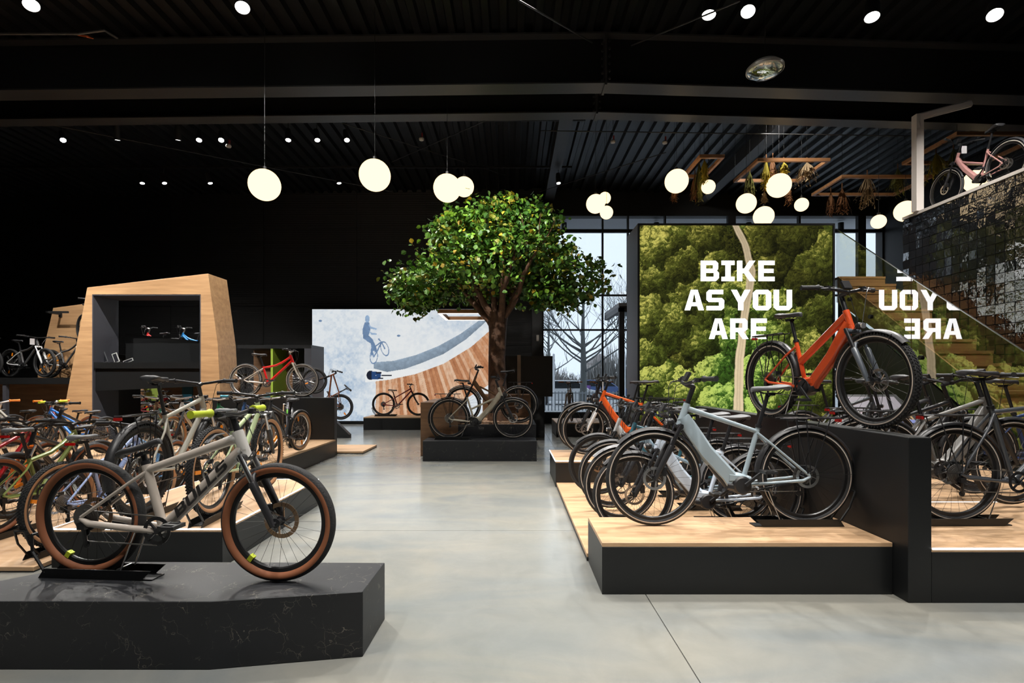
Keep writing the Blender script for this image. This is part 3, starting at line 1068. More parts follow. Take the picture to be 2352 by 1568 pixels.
def roof_beam(y0, y1, zb, depth, label):
    """I-beam across the hall following the shallow gable"""
    r = thing('roof_beam', label, None); tag(r, kind='structure')
    def strip(za, zc, ya, yb, nm, m):
        for xa, xb in ((XL, XRIDGE), (XRIDGE, XR)):
            b = MB()
            vv = []
            for xx in (xa, xb):
                for yy in (ya, yb):
                    for zz in (za, zc):
                        vv.append((xx, yy, zz + zslope(xx)))
            b.add(vv, [(0, 1, 3, 2), (4, 6, 7, 5), (0, 4, 5, 1), (2, 3, 7, 6), (0, 2, 6, 4), (1, 5, 7, 3)])
            b.build(nm, m, r)
    ym = (y0 + y1) / 2
    strip(zb, zb + 0.025, y0, y1, 'bottom_flange', BEAM)
    strip(zb + depth - 0.03, zb + depth, y0, y1, 'top_flange', BEAM)
    strip(zb + 0.025, zb + depth - 0.03, ym - 0.012, ym + 0.012, 'web', CEIL_BLACK)
    for xx in (XRIDGE,):
        b = MB().box((xx - 0.02, y0 - 0.01, zb - 0.03), (xx + 0.02, y1 + 0.01, zb + depth))
        b.build('splice_plate', BEAM, r)
        for k in range(6):
            for sx in (-1, 1):
                MB().disc((xx + sx * 0.06, y0 - 0.005, zb + 0.06 + 0.02 * sx + k * 0.13), 0.022, 'Y', 8, 0.03).build('bolt', BEAM, r)
    return r

roof_beam(8.94, 9.27, 6.60, 0.90, 'front dark steel roof beam spanning the whole hall')
roof_beam(9.88, 10.16, 6.58, 0.92, 'second dark steel roof beam just behind the front one')
roof_beam(3.4, 3.7, 6.60, 0.90, 'dark steel roof beam above the front displays')
# purlin running into depth left of the window
for X, nm in ((1.05, 'wide black purlin running back beside the ridge'), (5.9, 'bright edged purlin above the hanging plants')):
    b = MB().box((X, 10.16, 7.18 + zslope(X)), (X + 0.30, YB, 7.5 + zslope(X)))
    tag(b.build('roof_purlin', BEAM), nm, None, kind='structure')

# walls
def wall(name, lo, hi, m, label):
    return tag(MB().box(lo, hi).build(name, m), label, None, kind='structure')
WXL = 0.97          # left jamb of the glazing
ZW0, ZW1 = 0.34, 6.72
wb = wall('wall_back', (XL, YB + 0.06, 0), (WXL, YB + 0.4, 7.6), CEIL_BLACK, 'black back wall of horizontal profile sheets')
for i in range(6):
    for j in range(6):
        x0 = XL + i * 3.0; x1 = min(x0 + 3.0, WXL)
        MB().box((x0 + .006, YB, j * 1.26 + .004), (x1 - .006, YB + 0.055, j * 1.26 + 1.252)).build('wall_panel', WALLRIB, wb)
wall('wall_back_header', (WXL, YB, ZW1), (XR, YB + 0.4, 7.6), CEIL_BLACK, 'black lintel wall above the glazing')
wall('wall_back_sill', (WXL, YB - 0.02, 0), (XR, YB + 0.4, ZW0), BLACK_SOFT, 'black sill wall below the glazing')
wall('wall_left', (XL - 0.3, YF, 0), (XL, YB + 0.4, 7.6), CEIL_BLACK, 'black left side wall')
wall('wall_right', (XR, YF, 0), (XR + 0.3, YB + 0.4, 7.6), CEIL_BLACK, 'black right side wall')
wall('wall_front', (XL, YF - 0.3, 0), (XR, YF, 7.6), CEIL_BLACK, 'black wall behind the camera')
tag(MB().box((XL, YB - 0.03, 0), (-6.5, YB, 0.12)).build('baseboard_back', BLACK), 'black skirting of the back wall', None, kind='structure')
# column at the jamb
cj = MB().box((WXL - 0.34, YB - 0.35, 0), (WXL - 0.02, YB, 7.45)).build('trim_1', BLACK_SOFT)
tag(cj, 'black steel column at the left window jamb', None, kind='structure')
MB().box((WXL - 0.20, YB - 0.38, 2.62), (WXL - 0.12, YB - 0.35, 2.82)).build('wall_sensor', mat('ivory_plastic', (0.6, 0.55, 0.5), 0.5), cj)

# glazing
win = MB()
MUL = [WXL, 2.93, 3.75, 4.95, 7.10, 9.29, 11.30, XR]
TR = [ZW0, 3.02, 4.14, 6.22, ZW1]
MW = [0.10, 0.05, 0.05, 0.05, 0.25, 0.06, 0.25, 0.1]
for X, w in zip(MUL, MW):
    win.box((X - w / 2, YB + 0.02, ZW0), (X + w / 2, YB + 0.16, ZW1))
for Z in TR:
    h = 0.05 if Z not in (6.22,) else 0.10
    win.box((WXL, YB + 0.03, Z - h / 2), (XR, YB + 0.14, Z + h / 2))
wo = tag(win.build('window_1', BLACK_SOFT), 'tall black framed shop glazing at the back', None, kind='structure')
for i in range(len(MUL) - 1):
    for j in range(len(TR) - 1):
        MB().box((MUL[i] + MW[i] / 2, YB + 0.08, TR[j] + .03), (MUL[i + 1] - MW[i + 1] / 2, YB + 0.088, TR[j + 1] - .03)).build('pane', GLASS_WIN, wo)

# entrance lobby beside the glazing
lob = thing('door_1', 'black framed glazed entrance lobby behind the green lightbox', None); tag(lob, kind='structure')
MB().box((2.98, 14.2, 0.0), (3.12, 14.36, 3.42)).build('post', BLACK_SOFT, lob)
MB().box((2.98, 14.2, 3.30), (6.2, 14.36, 3.46)).build('head_rail', BLACK_SOFT, lob)
MB().box((2.98, 14.36, 3.32), (3.10, YB, 3.46)).build('side_rail', GREY_PANEL, lob)
MB().box((2.98, 14.3, 3.46), (6.2, YB, 3.56)).build('lobby_roof', mat('lobby_roof_grey', (0.25, 0.26, 0.29), 0.5), lob)
MB().box((3.12, 14.27, 0.05), (4.6, 14.28, 3.30)).build('pane', GLASS_WIN, lob)

# ------------------------------------------------------------------ stairs, tiled wall and gallery
CX, WX = 6.335, 7.29
R0Y, R0Z, TREAD, RISE = 9.964, 3.43, 0.28, 0.196
stair = thing('staircase', 'oak staircase climbing along the tiled wall behind glass', 'staircase', (0, 0, 0))
NST = 17
for k in range(NST):
    yk = R0Y - TREAD * k; zk = R0Z - RISE * k
    back = yk + TREAD + 0.02 if k else 10.9
    MB().box((CX + 0.05, yk, zk - 0.045), (WX - 0.02, back, zk)).build('tread', STAIR_OAK, stair)
    MB().box((CX + 0.05, yk + 0.012, zk - RISE), (WX - 0.02, yk + 0.032, zk - 0.045)).build('riser', STAIR_OAK, stair)
yb_, zb_ = R0Y - TREAD * (NST - 1), R0Z - RISE * (NST - 1)
slope = RISE / TREAD
def nose(y): return R0Z + (y - R0Y) * slope
st = MB()
poly = [(yb_, 0.0), (10.9, 0.0)]
ya = R0Y - 4.75
st.prism([(ya, nose(ya) - 0.02), (ya, max(0, nose(ya) - 0.50)), (10.0, nose(10.0) - 0.52), (10.0, nose(10.0) - 0.02)], CX + 0.02, CX + 0.05, 'X')
st.build('stringer', STAIR_OAK, stair)
st = MB()
st.prism([(5.55, 0.0), (10.0, 0.0), (10.0, nose(10.0) - 0.53), (5.95, nose(5.95) - 0.53)], CX + 0.03, CX + 0.048, 'X')
st.build('side_cladding', BLACK_SOFT, stair)
gl = thing('glass_balustrade', 'sloping frameless glass balustrade along the oak stairs', 'balustrade')
def gtop(y): return 3.43 + (y - 8.683) * 0.705
def gbot(y): return 2.861 + (y - 9.887) * 0.676
for (y0, y1) in ((8.12, 10.0), (6.20, 8.105), (4.9, 6.185)):
    MB().prism([(y0, max(0.06, gbot(y0))), (y1, gbot(y1)), (y1, gtop(y1)), (y0, gtop(y0))], CX - 0.008, CX + 0.004, 'X').build('glass_panel', GLASS_STAIR, gl)
MB().prism([(4.9, gtop(4.9)), (10.0, gtop(10.0)), (10.0, gtop(10.0) + 0.012), (4.9, gtop(4.9) + 0.012)], CX - 0.012, CX + 0.008, 'X').build('edge_rail', STEEL, gl)
for (px, py) in ((1953, 687.5), (2001, 727), (2056, 771), (2117, 821), (2185.5, 878)):
    Y = CX * 1176 / (px - 1176.0); Z = HC + (870 - py) * Y / 1176
    MB().disc((CX - 0.012, Y, Z), 0.035, 'X', 16, 0.05).build('standoff', BLACK_SOFT, gl, 40)

tw_ = MB().box((WX + 0.012, 4.5, 0), (WX + 0.16, 9.54, 4.39)).build('wall_tiled', GROUT)
tag(tw_, 'dark glazed tile wall of the gallery above the stairs', None, kind='structure')
TS = 0.152
tile_proto = []
for v in range(6):
    b = MB(); g_ = TS / 2 - 0.0055
    t1, t2 = NPR.uniform(-0.004, 0.004, 2)
    zz = [(-g_, -g_), (g_, -g_), (g_, g_), (-g_, g_)]
    f = [(-0.009 + t1 * (a / g_) + t2 * (c / g_), a, c) for a, c in zz]
    bk = [(0.012, a, c) for a, c in zz]
    b.add(f + bk, [(0, 1, 2, 3), (7, 6, 5, 4), (0, 4, 5, 1), (1, 5, 6, 2), (2, 6, 7, 3), (3, 7, 4, 0)])
    tile_proto.append(b.mesh('tile', TILE))
cnt = 0
j = 0
while 9.54 - (j + 0.5) * TS > 6.55:
    y = 9.54 - (j + 0.5) * TS
    i = 0
    while True:
        z = 4.39 - 0.01 - (i + 0.5) * TS
        if z < nose(y) - 0.15 or cnt >= 299:
            break
        o = link('tile', random.choice(tile_proto), tw_, Matrix.Translation((WX, y, z)) @ Matrix.Rotation(random.choice((0, PI)), 4, 'X'))
        i += 1; cnt += 1
    j += 1
ge = MB().box((WX - 0.02, 4.5, 4.39), (WX + 0.18, 9.54, 4.44)).build('trim_2', WHITE_STEEL)
tag(ge, 'pale metal coping on the tiled gallery wall', None, kind='structure')
fr = thing('steel_portal', 'white steel portal frame standing on the tiled gallery wall', 'frame')
p0 = W(2107, 480, 9.2); p1 = (p0[0] + 0.0, 9.2, 6.17)
MB().box((p0[0] - 0.06, 9.14, 4.44), (p0[0] + 0.07, 9.26, 6.17)).build('post', WHITE_STEEL, fr)
MB().rtube([(p0[0], 9.2, 6.13), (8.15, 9.1, 6.33)], 0.12, 0.09, side=(0, 0, 1)).build('top_bar', WHITE_STEEL, fr)
gal = MB().box((WX + 0.16, 4.5, 3.28), (XR, 9.54, 3.43)).build('floor_gallery', BLACK_SOFT)
tag(gal, 'black gallery floor behind the tiled wall', None, kind='structure')
MB_ped = MB().box((WX + 0.2, 6.4, 3.43), (WX + 1.0, 9.5, 4.40)).build('display_plinth', BLACK)
tag(MB_ped, 'black plinth on the gallery carrying the rose bicycle', 'plinth')
# small picture stand on the coping
q = W(2338, 350, 7.5)
pf = MB().box((-0.02, -0.2, 0), (0.0, 0.2, 0.42), M=Matrix.Translation((WX + 0.1, 7.05, 4.44)) @ Matrix.Rotation(-0.3, 4, 'Y')).build('sign_panel', WHITE_STEEL)
tag(pf, 'small white tilted sign on the gallery coping', 'sign')

# ------------------------------------------------------------------ display platforms
def led_edge(parent, pts, z, name='led_edge'):
    for a, b_ in zip(pts[:-1], pts[1:]):
        MB().tube([(a[0], a[1], z), (b_[0], b_[1], z)], 0.0065, 6).build(name, LED, parent)

def platform(label, x0, x1, y0, y1, z, top=OAK, led=None, tt=0.028, body=BLACK):
    r = thing('display_platform', label, 'platform', (0, 0, 0), 0, 'bike display platforms')
    MB().box((x0, y0, 0.0), (x1, y1, z - tt)).build('body', body, r, bevel=0.002)
    MB().box((x0, y0, z - tt), (x1, y1, z)).build('wood_top', top, r, bevel=0.002)
    if led:
        led_edge(r, led, z - 0.004)
    return r

Z1 = 0.345
platform('black platform with oak top under the grey blue trekking bicycle', 0.60, 2.535, 3.41, 4.04, Z1)
platform('low oak platform behind the front right platform', 0.59, 2.535, 4.04, 6.80, 0.06, OAK, tt=0.03)
platform('black platform with lit edge under the orange and white bicycles', 0.58, 2.535, 6.80, 7.83, 0.35, OAK, [(2.53, 6.797), (0.575, 6.795), (0.575, 7.83)])
tag(MB().box((2.54, 3.28, 0), (2.69, 7.1, 1.06)).build('display_wall', BLACK, bevel=0.004), 'tall black divider wall carrying the orange red bicycle', 'divider')
platform('black platform with lit edge under the dark trekking bicycles on the right', 2.69, 6.0, 3.28, 4.5, 0.353, OAK, [(2.69, 3.275), (6.0, 3.275)])
MB().tube([(2.69, 4.505, 0.35), (6.0, 4.505, 0.35)], 0.006, 6).build('led_edge', LED, bpy.data.objects['display_platform.003'])
platform('low oak platform behind the dark trekking bicycles', 2.70, 6.0, 4.62, 6.6, 0.33, OAK)

# left side
Z2 = 0.30
platform('black platform with lit edges behind the beige mountain bike', -3.5, -2.2, 3.89, 5.8, Z2, OAK_Y, [(-3.5, 3.885), (-2.195, 3.885), (-2.195, 5.805), (-3.5, 5.805), (-3.505, 3.885)])
platform('low oak platform at the left edge under the green bicycle', -8.2, -3.55, 3.80, 6.2, 0.04, OAK, tt=0.03)
platform('long black platform with oak top before the tall left divider', -5.4, -3.3, 6.35, 9.58, Z2, OAK_Y)
platform('black platform with oak top under the children bicycles', -11.5, -5.45, 7.0, 9.6, Z2, OAK)
tag(MB().box((-5.62, 9.60, 0), (-3.33, 9.75, 1.085)).build('display_wall', BLACK, bevel=0.004), 'tall black divider wall carrying the red youth bicycle', 'divider')
platform('thin oak platform behind the tall left divider', -3.9, -2.85, 9.8, 10.8, 0.05, OAK, tt=0.035)
platform('black platform with oak top before the skatepark lightbox', -4.18, -1.2, 14.4, 15.3, 0.36, OAK)

# marble plinths
mp = thing('marble_plinth', 'black veined marble plinth under the beige mountain bike', 'plinth')
b = MB().prism([(-3.05, 2.53), (-1.495, 2.526), (-0.771, 2.645), (-0.760, 3.06), (-2.49, 3.08)], 0, 0.337, 'Z')
b.build('block', MARBLE, mp, bevel=0.003)
tag(MB().box((-1.557, 8.93, 0), (0.43, 9.50, 0.355)).build('marble_plinth', MARBLE, bevel=0.004), 'black veined marble plinth under the cream step-through bicycle', 'plinth')
# tree planter: timber wings and marble tray with bark
pl = thing('tree_planter', 'timber and black marble planter around the tree trunk', 'planter')
MB().box((-1.70, 9.52, 0), (-1.0, 11.4, 1.0)).build('timber_wing', OAK_DARK, pl, bevel=0.004)
MB().box((-0.66, 11.5, 0), (0.42, 12.2, 1.08)).build('timber_seat', OAK_DARK, pl, bevel=0.004)
MB().box((-1.0, 9.52, 0), (0.45, 9.60, 0.585)).build('tray_front', MARBLE, pl)
MB().box((0.38, 9.60, 0), (0.45, 11.45, 0.585)).build('tray_side', MARBLE, pl)
MB().box((-1.0, 9.60, 0), (0.38, 11.45, 0.54)).build('soil', mat('soil', (0.09, 0.05, 0.03), 0.9), pl)
bk = MB()
for i in range(2600):
    x, y = random.uniform(-0.98, 0.36), random.uniform(9.62, 11.4)
    M = Matrix.Translation((x, y, 0.548 + random.uniform(0, .02))) @ Matrix.Rotation(random.uniform(0, 6.3), 4, 'Z') @ Matrix.Rotation(random.uniform(-.6, .6), 4, 'X')
    bk.box((-0.03, -0.012, -0.005), (0.03, 0.012, 0.005), random.randrange(3), M)
tag(bk.build('bark_mulch', [mat('bark_a', (0.42, 0.26, 0.16), 0.9), mat('bark_b', (0.30, 0.17, 0.10), 0.9), mat('bark_c', (0.52, 0.36, 0.25), 0.9)], pl), kind='stuff')
lp = MB().box((0.12, 11.62, 1.08), (0.2, 11.7, 1.98)).build('info_column', mat('pale_wood', (0.5, 0.36, 0.26), 0.5))
tag(lp, 'slim pale wooden post standing on the planter seat', 'post')
scr = MB().box((-0.2, 12.6, 1.0), (1.0, 12.66, 2.0)).build('screen_panel', mat('dark_panel', (0.03, 0.026, 0.022), 0.4))
tag(scr, 'dark panel standing behind the planter near the column', 'panel')
MB().box((0.0, 12.55, 0), (0.8, 12.72, 1.0)).build('foot', BLACK_SOFT, scr)

# ------------------------------------------------------------------ oak portals and furniture on the left
YP = 9.98; YPB = 10.64; kp = YP / 9.8
po = thing('display_portal', 'tall leaning oak portal with black shelf, left of the hall', 'portal')
outer = [(-8.73 * kp, 0), (-5.53 * kp, 0), (-5.633 * kp, HC + 80 * YP / 1176), (-5.817 * kp, HC + 242 * YP / 1176), (-8.133 * kp, HC + 210 * YP / 1176)]
ox0, ox1, oz1 = -8.04 * kp, -5.96 * kp, HC + 194 * YP / 1176
ow = MB().prism([outer[0], (ox0, 0), (ox0, oz1), (ox1, oz1), (ox1, 0), outer[1], outer[2], outer[3], outer[4]], YP, YPB, 'Y')
ow.build('oak_surround', OAK_V, po, bevel=0.004)
MB().box((ox0, YP + .005, 0), (ox0 + 0.02, YPB - .01, oz1)).build('reveal', GREY_PANEL, po)
MB().box((ox1 - 0.02, YP + .005, 0), (ox1, YPB - .01, oz1)).build('reveal', GREY_PANEL, po)
MB().box((ox0 + .02, YP + .005, oz1 - 0.02), (ox1 - .02, YPB - .01, oz1)).build('reveal', GREY_PANEL, po)
MB().box((ox0 + 0.02, YP + 0.02, 1.64), (ox1 - 0.02, YPB + 0.15, 1.76)).build('shelf', BLACK, po)
zb0 = HC + 105 * YPB / 1176; zb1 = HC + 82 * YPB / 1176
MB().prism([(ox0 + 0.12, 1.76), (ox1 - 0.02, 1.76), (ox1 - 0.02, zb1), (ox0 + 0.12, zb0)], YPB + 0.05, YPB + 0.11, 'Y').build('back_panel', BLACK, po)
MB().prism([(ox0 + 0.02, 1.20), (ox1 - 0.02, 1.29), (ox1 - 0.02, 1.64), (ox0 + 0.02, 1.64)], YP + 0.06, YP + 0.12, 'Y').build('under_panel', BLACK, po)
# small devices on the shelf
for i, (px, w_, h_, cl, lb) in enumerate(((245, 0.10, 0.26, (0.10, 0.105, 0.11), 'grey tablet on stand, leftmost on the portal shelf'), (272, 0.10, 0.20, (0.5, 0.5, 0.48), 'white framed tablet on stand, middle of the portal shelf'), (298, 0.20, 0.07, (0.35, 0.35, 0.34), 'flat pale lock lying at the right on the portal shelf'))):
    x = (px - 1176) * (YP + .3) / 1176
    r = thing('display_device', lb, 'device', (x, YP + 0.28, 1.76))
    M = Matrix.Rotation(-0.35, 4, 'Y')
    MB().box((-w_ / 2, -0.008, 0.01), (w_ / 2, 0.008, h_), M=M).build('body', mat('device_%d' % i, cl, 0.4), r)
    MB().box((-w_ / 2 + .012, -0.010, 0.022), (w_ / 2 - .012, -0.007, h_ - 0.012), M=M).build('screen', mat('device_screen', (0.02, 0.02, 0.025), 0.2), r)
    MB().box((-0.05, -0.04, 0), (0.05, 0.05, 0.012)).build('foot', STEEL, r)
# gallery deck behind the portal
hs = thing('display_shelf', 'high black shelf behind the oak portal', 'shelf')
MB().box((-9.0, 11.3, 1.60), (-6.6, 12.3, 1.97)).build('deck', BLACK, hs)
for x in (-9.0, -6.68):
    MB().box((x, 11.3, 0), (x + 0.08, 12.3, 1.60)).build('side_panel', BLACK, hs)

# second portal (solid oak screen)
Y2 = 11.7; k2 = Y2 / 1176.0
po2 = thing('display_portal', 'smaller oak screen with wall bracket at the far left', 'portal')
pts = [((60 - 1176) * k2, 0), ((215 - 1176) * k2, 0), ((215 - 1176) * k2, HC + 172 * k2 + .05), ((190 - 1176) * k2, HC + 172 * k2), ((122 - 1176) * k2, HC + 163 * k2), ((85 - 1176) * k2, HC + 5 * k2)]
MB().prism(pts, Y2, Y2 + 0.5, 'Y').build('oak_screen', OAK_V, po2, bevel=0.004)
x = (140 - 1176) * k2; z = HC + 148 * k2
br = MB(); br.box((x - 0.03, Y2 - 0.03, z - 0.06), (x + 0.03, Y2, z + 0.06)); br.box((x, Y2 - 0.36, z - 0.012), (x + 0.46, Y2 - 0.32, z + 0.03)); br.box((x - .02, Y2 - 0.36, z - 0.012), (x + .02, Y2, z + 0.03))
br.build('bracket', BLACK_SOFT, po2)
# black shelf unit, far left
su = thing('shelf_unit', 'long black shelf unit with brown back at the left edge', 'shelf')
ysf = 10.4
MB().box((-13.5, ysf, 1.33), ((163 - 1176) * ysf / 1176, ysf + 1.2, 1.46)).build('top_board', BLACK, su)
MB().box((-13.5, ysf + 1.0, 0), (-8.9, ysf + 1.05, 1.33)).build('back', OAK_DARK, su)
MB().box(((8 - 1176) * ysf / 1176 - .04, ysf + 0.02, 0), ((8 - 1176) * ysf / 1176 + .03, ysf + 0.09, 1.33)).build('post', GREY_PANEL, su)
# cabinet right of the portal
cb = thing('wall_cabinet', 'black and oak wall cabinet with lime green divider beside the lightbox', 'cabinet')
yc = 13.4; kc = yc / 1176.0
MB().box(((545 - 1176) * kc, yc, HC + 70 * kc), ((715 - 1176) * kc, yc + 0.9, HC + 78 * kc)).build('top_board', BLACK, cb)
MB().box(((545 - 1176) * kc, yc + 0.85, 0), ((640 - 1176) * kc, yc + 0.9, HC + 70 * kc)).build('oak_back', OAK_DARK, cb)
MB().box(((640 - 1176) * kc, yc + 0.86, 0), ((700 - 1176) * kc, yc + 0.9, HC + 70 * kc)).build('black_back', BLACK_SOFT, cb)
GREEN = mat('lime_green_laminate', (0.32, 0.46, 0.05), 0.45)
MB().box(((621 - 1176) * kc, yc + 0.02, 0), ((626 - 1176) * kc, yc + 0.85, HC + 70 * kc)).build('divider', GREEN, cb)
MB().box(((699 - 1176) * kc, yc, 0), ((715 - 1176) * kc, yc + 0.9, HC + 70 * kc)).build('end_panel', GREY_PANEL, cb)
MB().box(((545 - 1176) * kc, yc + .02, 0.0), ((700 - 1176) * kc, yc + 0.85, 0.62)).build('base', BLACK, cb)
# cabinet seen through the portal
cb2 = thing('wall_cabinet', 'oak wall cabinet with lime green panel behind the portal opening', 'cabinet')
yc = 13.0; kc = yc / 1176.0
def cx_(px): return (px - 1176) * kc
MB().box((cx_(250), yc - 0.05, HC + 4 * kc), (cx_(545), yc + 0.5, HC + 12 * kc)).build('top_board', BLACK, cb2)
MB().box((cx_(250), yc + 0.1, 0.42), (cx_(326), yc + 0.15, HC + 4 * kc)).build('oak_back', OAK, cb2)
MB().box((cx_(326), yc + 0.08, 0.42), (cx_(366), yc + 0.15, HC + 4 * kc)).build('green_panel', mat('lime_green_bright', (0.45, 0.62, 0.12), 0.45), cb2)
MB().box((cx_(366), yc + 0.1, 0.42), (cx_(545), yc + 0.15, HC + 4 * kc)).build('brown_back', OAK_DARK, cb2)
MB().box((cx_(414), yc + 0.07, 0.7), (cx_(438), yc + 0.1, HC - 2 * kc)).build('blue_poster', mat('petrol_blue', (0.02, 0.13, 0.19), 0.5), cb2)
MB().box((cx_(250), yc - 0.62, 0.0), (cx_(545), yc + 0.5, 0.42)).build('base', BLACK, cb2)
# tilted information desk on the right
idk = thing('info_lectern', 'tilted lectern with a colourful landscape print behind the orange bicycle', 'lectern', (4.98, 6.95, 0))
MB().box((-0.25, -0.1, 0), (0.25, 0.1, 0.85)).build('pedestal', BLACK, idk)
Mt = Matrix.Translation((0, 0, 1.02)) @ Matrix.Rotation(math.radians(38), 4, 'X')
MB().box((-0.42, -0.32, -0.03), (0.42, 0.32, 0.0), M=Mt).build('tray', BLACK, idk)
def quad_print(nm, x0, y0, x1, y1, z, c):
    MB().box((x0, y0, z), (x1, y1, z + 0.001), M=Mt).build(nm, c, idk)
quad_print('print_sky', -0.36, -0.05, 0.36, 0.27, 0.0005, mat('print_pale', (0.20, 0.185, 0.22), 0.5))
quad_print('print_field', -0.36, -0.27, 0.36, -0.2, 0.0005, mat('print_blue', (0.14, 0.17, 0.40), 0.5))
quad_print('print_hill', 0.0, -0.2, 0.36, -0.05, 0.0005, mat('print_ochre', (0.32, 0.21, 0.08), 0.5))
quad_print('print_coast', -0.36, -0.2, 0.0, -0.05, 0.0005, mat('print_mauve', (0.38, 0.30, 0.36), 0.5))

# ------------------------------------------------------------------ printed lightboxes
def vnoise(x, y, seed):
    """smooth lattice noise 0..1"""
    r = np.random.RandomState(seed).rand(64, 64)
    xi = np.floor(x).astype(int); yi = np.floor(y).astype(int)
    fx = x - xi; fy = y - yi
    fx = fx * fx * (3 - 2 * fx); fy = fy * fy * (3 - 2 * fy)
    a = r[xi % 64, yi % 64]; b = r[(xi + 1) % 64, yi % 64]; c = r[xi % 64, (yi + 1) % 64]; d = r[(xi + 1) % 64, (yi + 1) % 64]
    return (a * (1 - fx) + b * fx) * (1 - fy) + (c * (1 - fx) + d * fx) * fy

def fbm(x, y, seed, o=4, gain=0.55):
    s = 0; a = 1; t = 0
    for i in range(o):
        s = s + a * vnoise(x * 2 ** i + 7 * i, y * 2 ** i + 3 * i, seed + i); t += a; a *= gain
    return s / t

def lin(c):
    c = np.asarray(c, dtype=float) / 255.0
    return np.where(c <= 0.04045, c / 12.92, ((c + 0.055) / 1.055) ** 2.4)

def worley(x, y, seed):
    r = np.random.RandomState(seed); jx = r.rand(97, 97); jy = r.rand(97, 97); jv = r.rand(97, 97)
    xi = np.floor(x).astype(int); yi = np.floor(y).astype(int)
    bd = np.full(x.shape, 9.0); bx = np.zeros(x.shape); by = np.zeros(x.shape); bv = np.zeros(x.shape)
    for ox in (-1, 0, 1):
        for oy in (-1, 0, 1):
            cx_ = xi + ox; cy_ = yi + oy
            dx = x - (cx_ + jx[cx_ % 97, cy_ % 97]); dy = y - (cy_ + jy[cx_ % 97, cy_ % 97])
            d = dx * dx + dy * dy; m = d < bd
            bd = np.where(m, d, bd); bx = np.where(m, dx, bx); by = np.where(m, dy, by); bv = np.where(m, jv[cx_ % 97, cy_ % 97], bv)
    return np.sqrt(bd), bx, by, bv

def in_poly(x, y, poly):
    ins = np.zeros(x.shape, bool)
    n = len(poly); j = n - 1
    for i in range(n):
        xi, yi = poly[i]; xj, yj = poly[j]
        if yi != yj:
            c = ((yi > y) != (yj > y)) & (x < (xj - xi) * (y - yi) / (yj - yi) + xi)
            ins ^= c
        j = i
    return ins

def print_sheet(name, x0, x1, z0, z1, y, nx, nz, colfn, material, parent):
    """flat printed fabric: a fine grid carrying the picture as vertex colours"""
    gx, gz = np.meshgrid(np.linspace(0, 1, nx + 1), np.linspace(0, 1, nz + 1))
    col = colfn(gx, gz)
    co = np.stack([x0 + gx * (x1 - x0), np.full_like(gx, y), z0 + gz * (z1 - z0)], -1).reshape(-1, 3)
    idx = np.arange((nx + 1) * (nz + 1)).reshape(nz + 1, nx + 1)
    q = np.stack([idx[:-1, :-1], idx[:-1, 1:], idx[1:, 1:], idx[1:, :-1]], -1).reshape(-1, 4)
    me = bpy.data.meshes.new(name)
    me.vertices.add(len(co)); me.vertices.foreach_set('co', co.ravel())
    me.loops.add(q.size); me.loops.foreach_set('vertex_index', q.ravel().astype(np.int32))
    me.polygons.add(len(q))
    me.polygons.foreach_set('loop_start', np.arange(0, q.size, 4, dtype=np.int32))
    me.update(); me.validate()
    at = me.color_attributes.new('print', 'FLOAT_COLOR', 'POINT')
    rgba = np.ones((len(co), 4)); rgba[:, :3] = col.reshape(-1, 3)
    at.data.foreach_set('color', rgba.ravel())
    me.materials.append(material)
    return link(name, me, parent)

# --- forest lightbox (aerial wood with a sandy track)
LBY = 10.0
LX0, LX1 = (1465 - 1176) / 1176 * LBY, CX - 0.03
LZ1 = HC + 357 * LBY / 1176
lb = thing('lightbox', 'tall black lightbox with aerial forest picture and white slogan', 'lightbox')
MB().box((LX0, LBY + 0.03, 0), (LX1, LBY + 0.95, LZ1)).build('housing', mat('mauve_grey_laminate', (0.13, 0.122, 0.14), 0.45), lb)
for nm, a, c in (('frame_bar', (LX0, 0), (LX0 + 0.035, LZ1)), ('frame_bar', (LX1 - 0.035, 0), (LX1, LZ1)), ('frame_bar', (LX0 + .035, LZ1 - 0.035), (LX1 - .035, LZ1)), ('frame_bar', (LX0 + .035, 0), (LX1 - .035, 0.06))):
    MB().box((a[0], LBY - 0.01, a[1]), (c[0], LBY + 0.03, c[1])).build(nm, BLACK_SOFT, lb)
PX0, PX1, PZ0, PZ1 = LX0 + 0.035, LX1 - 0.035, 0.06, LZ1 - 0.035

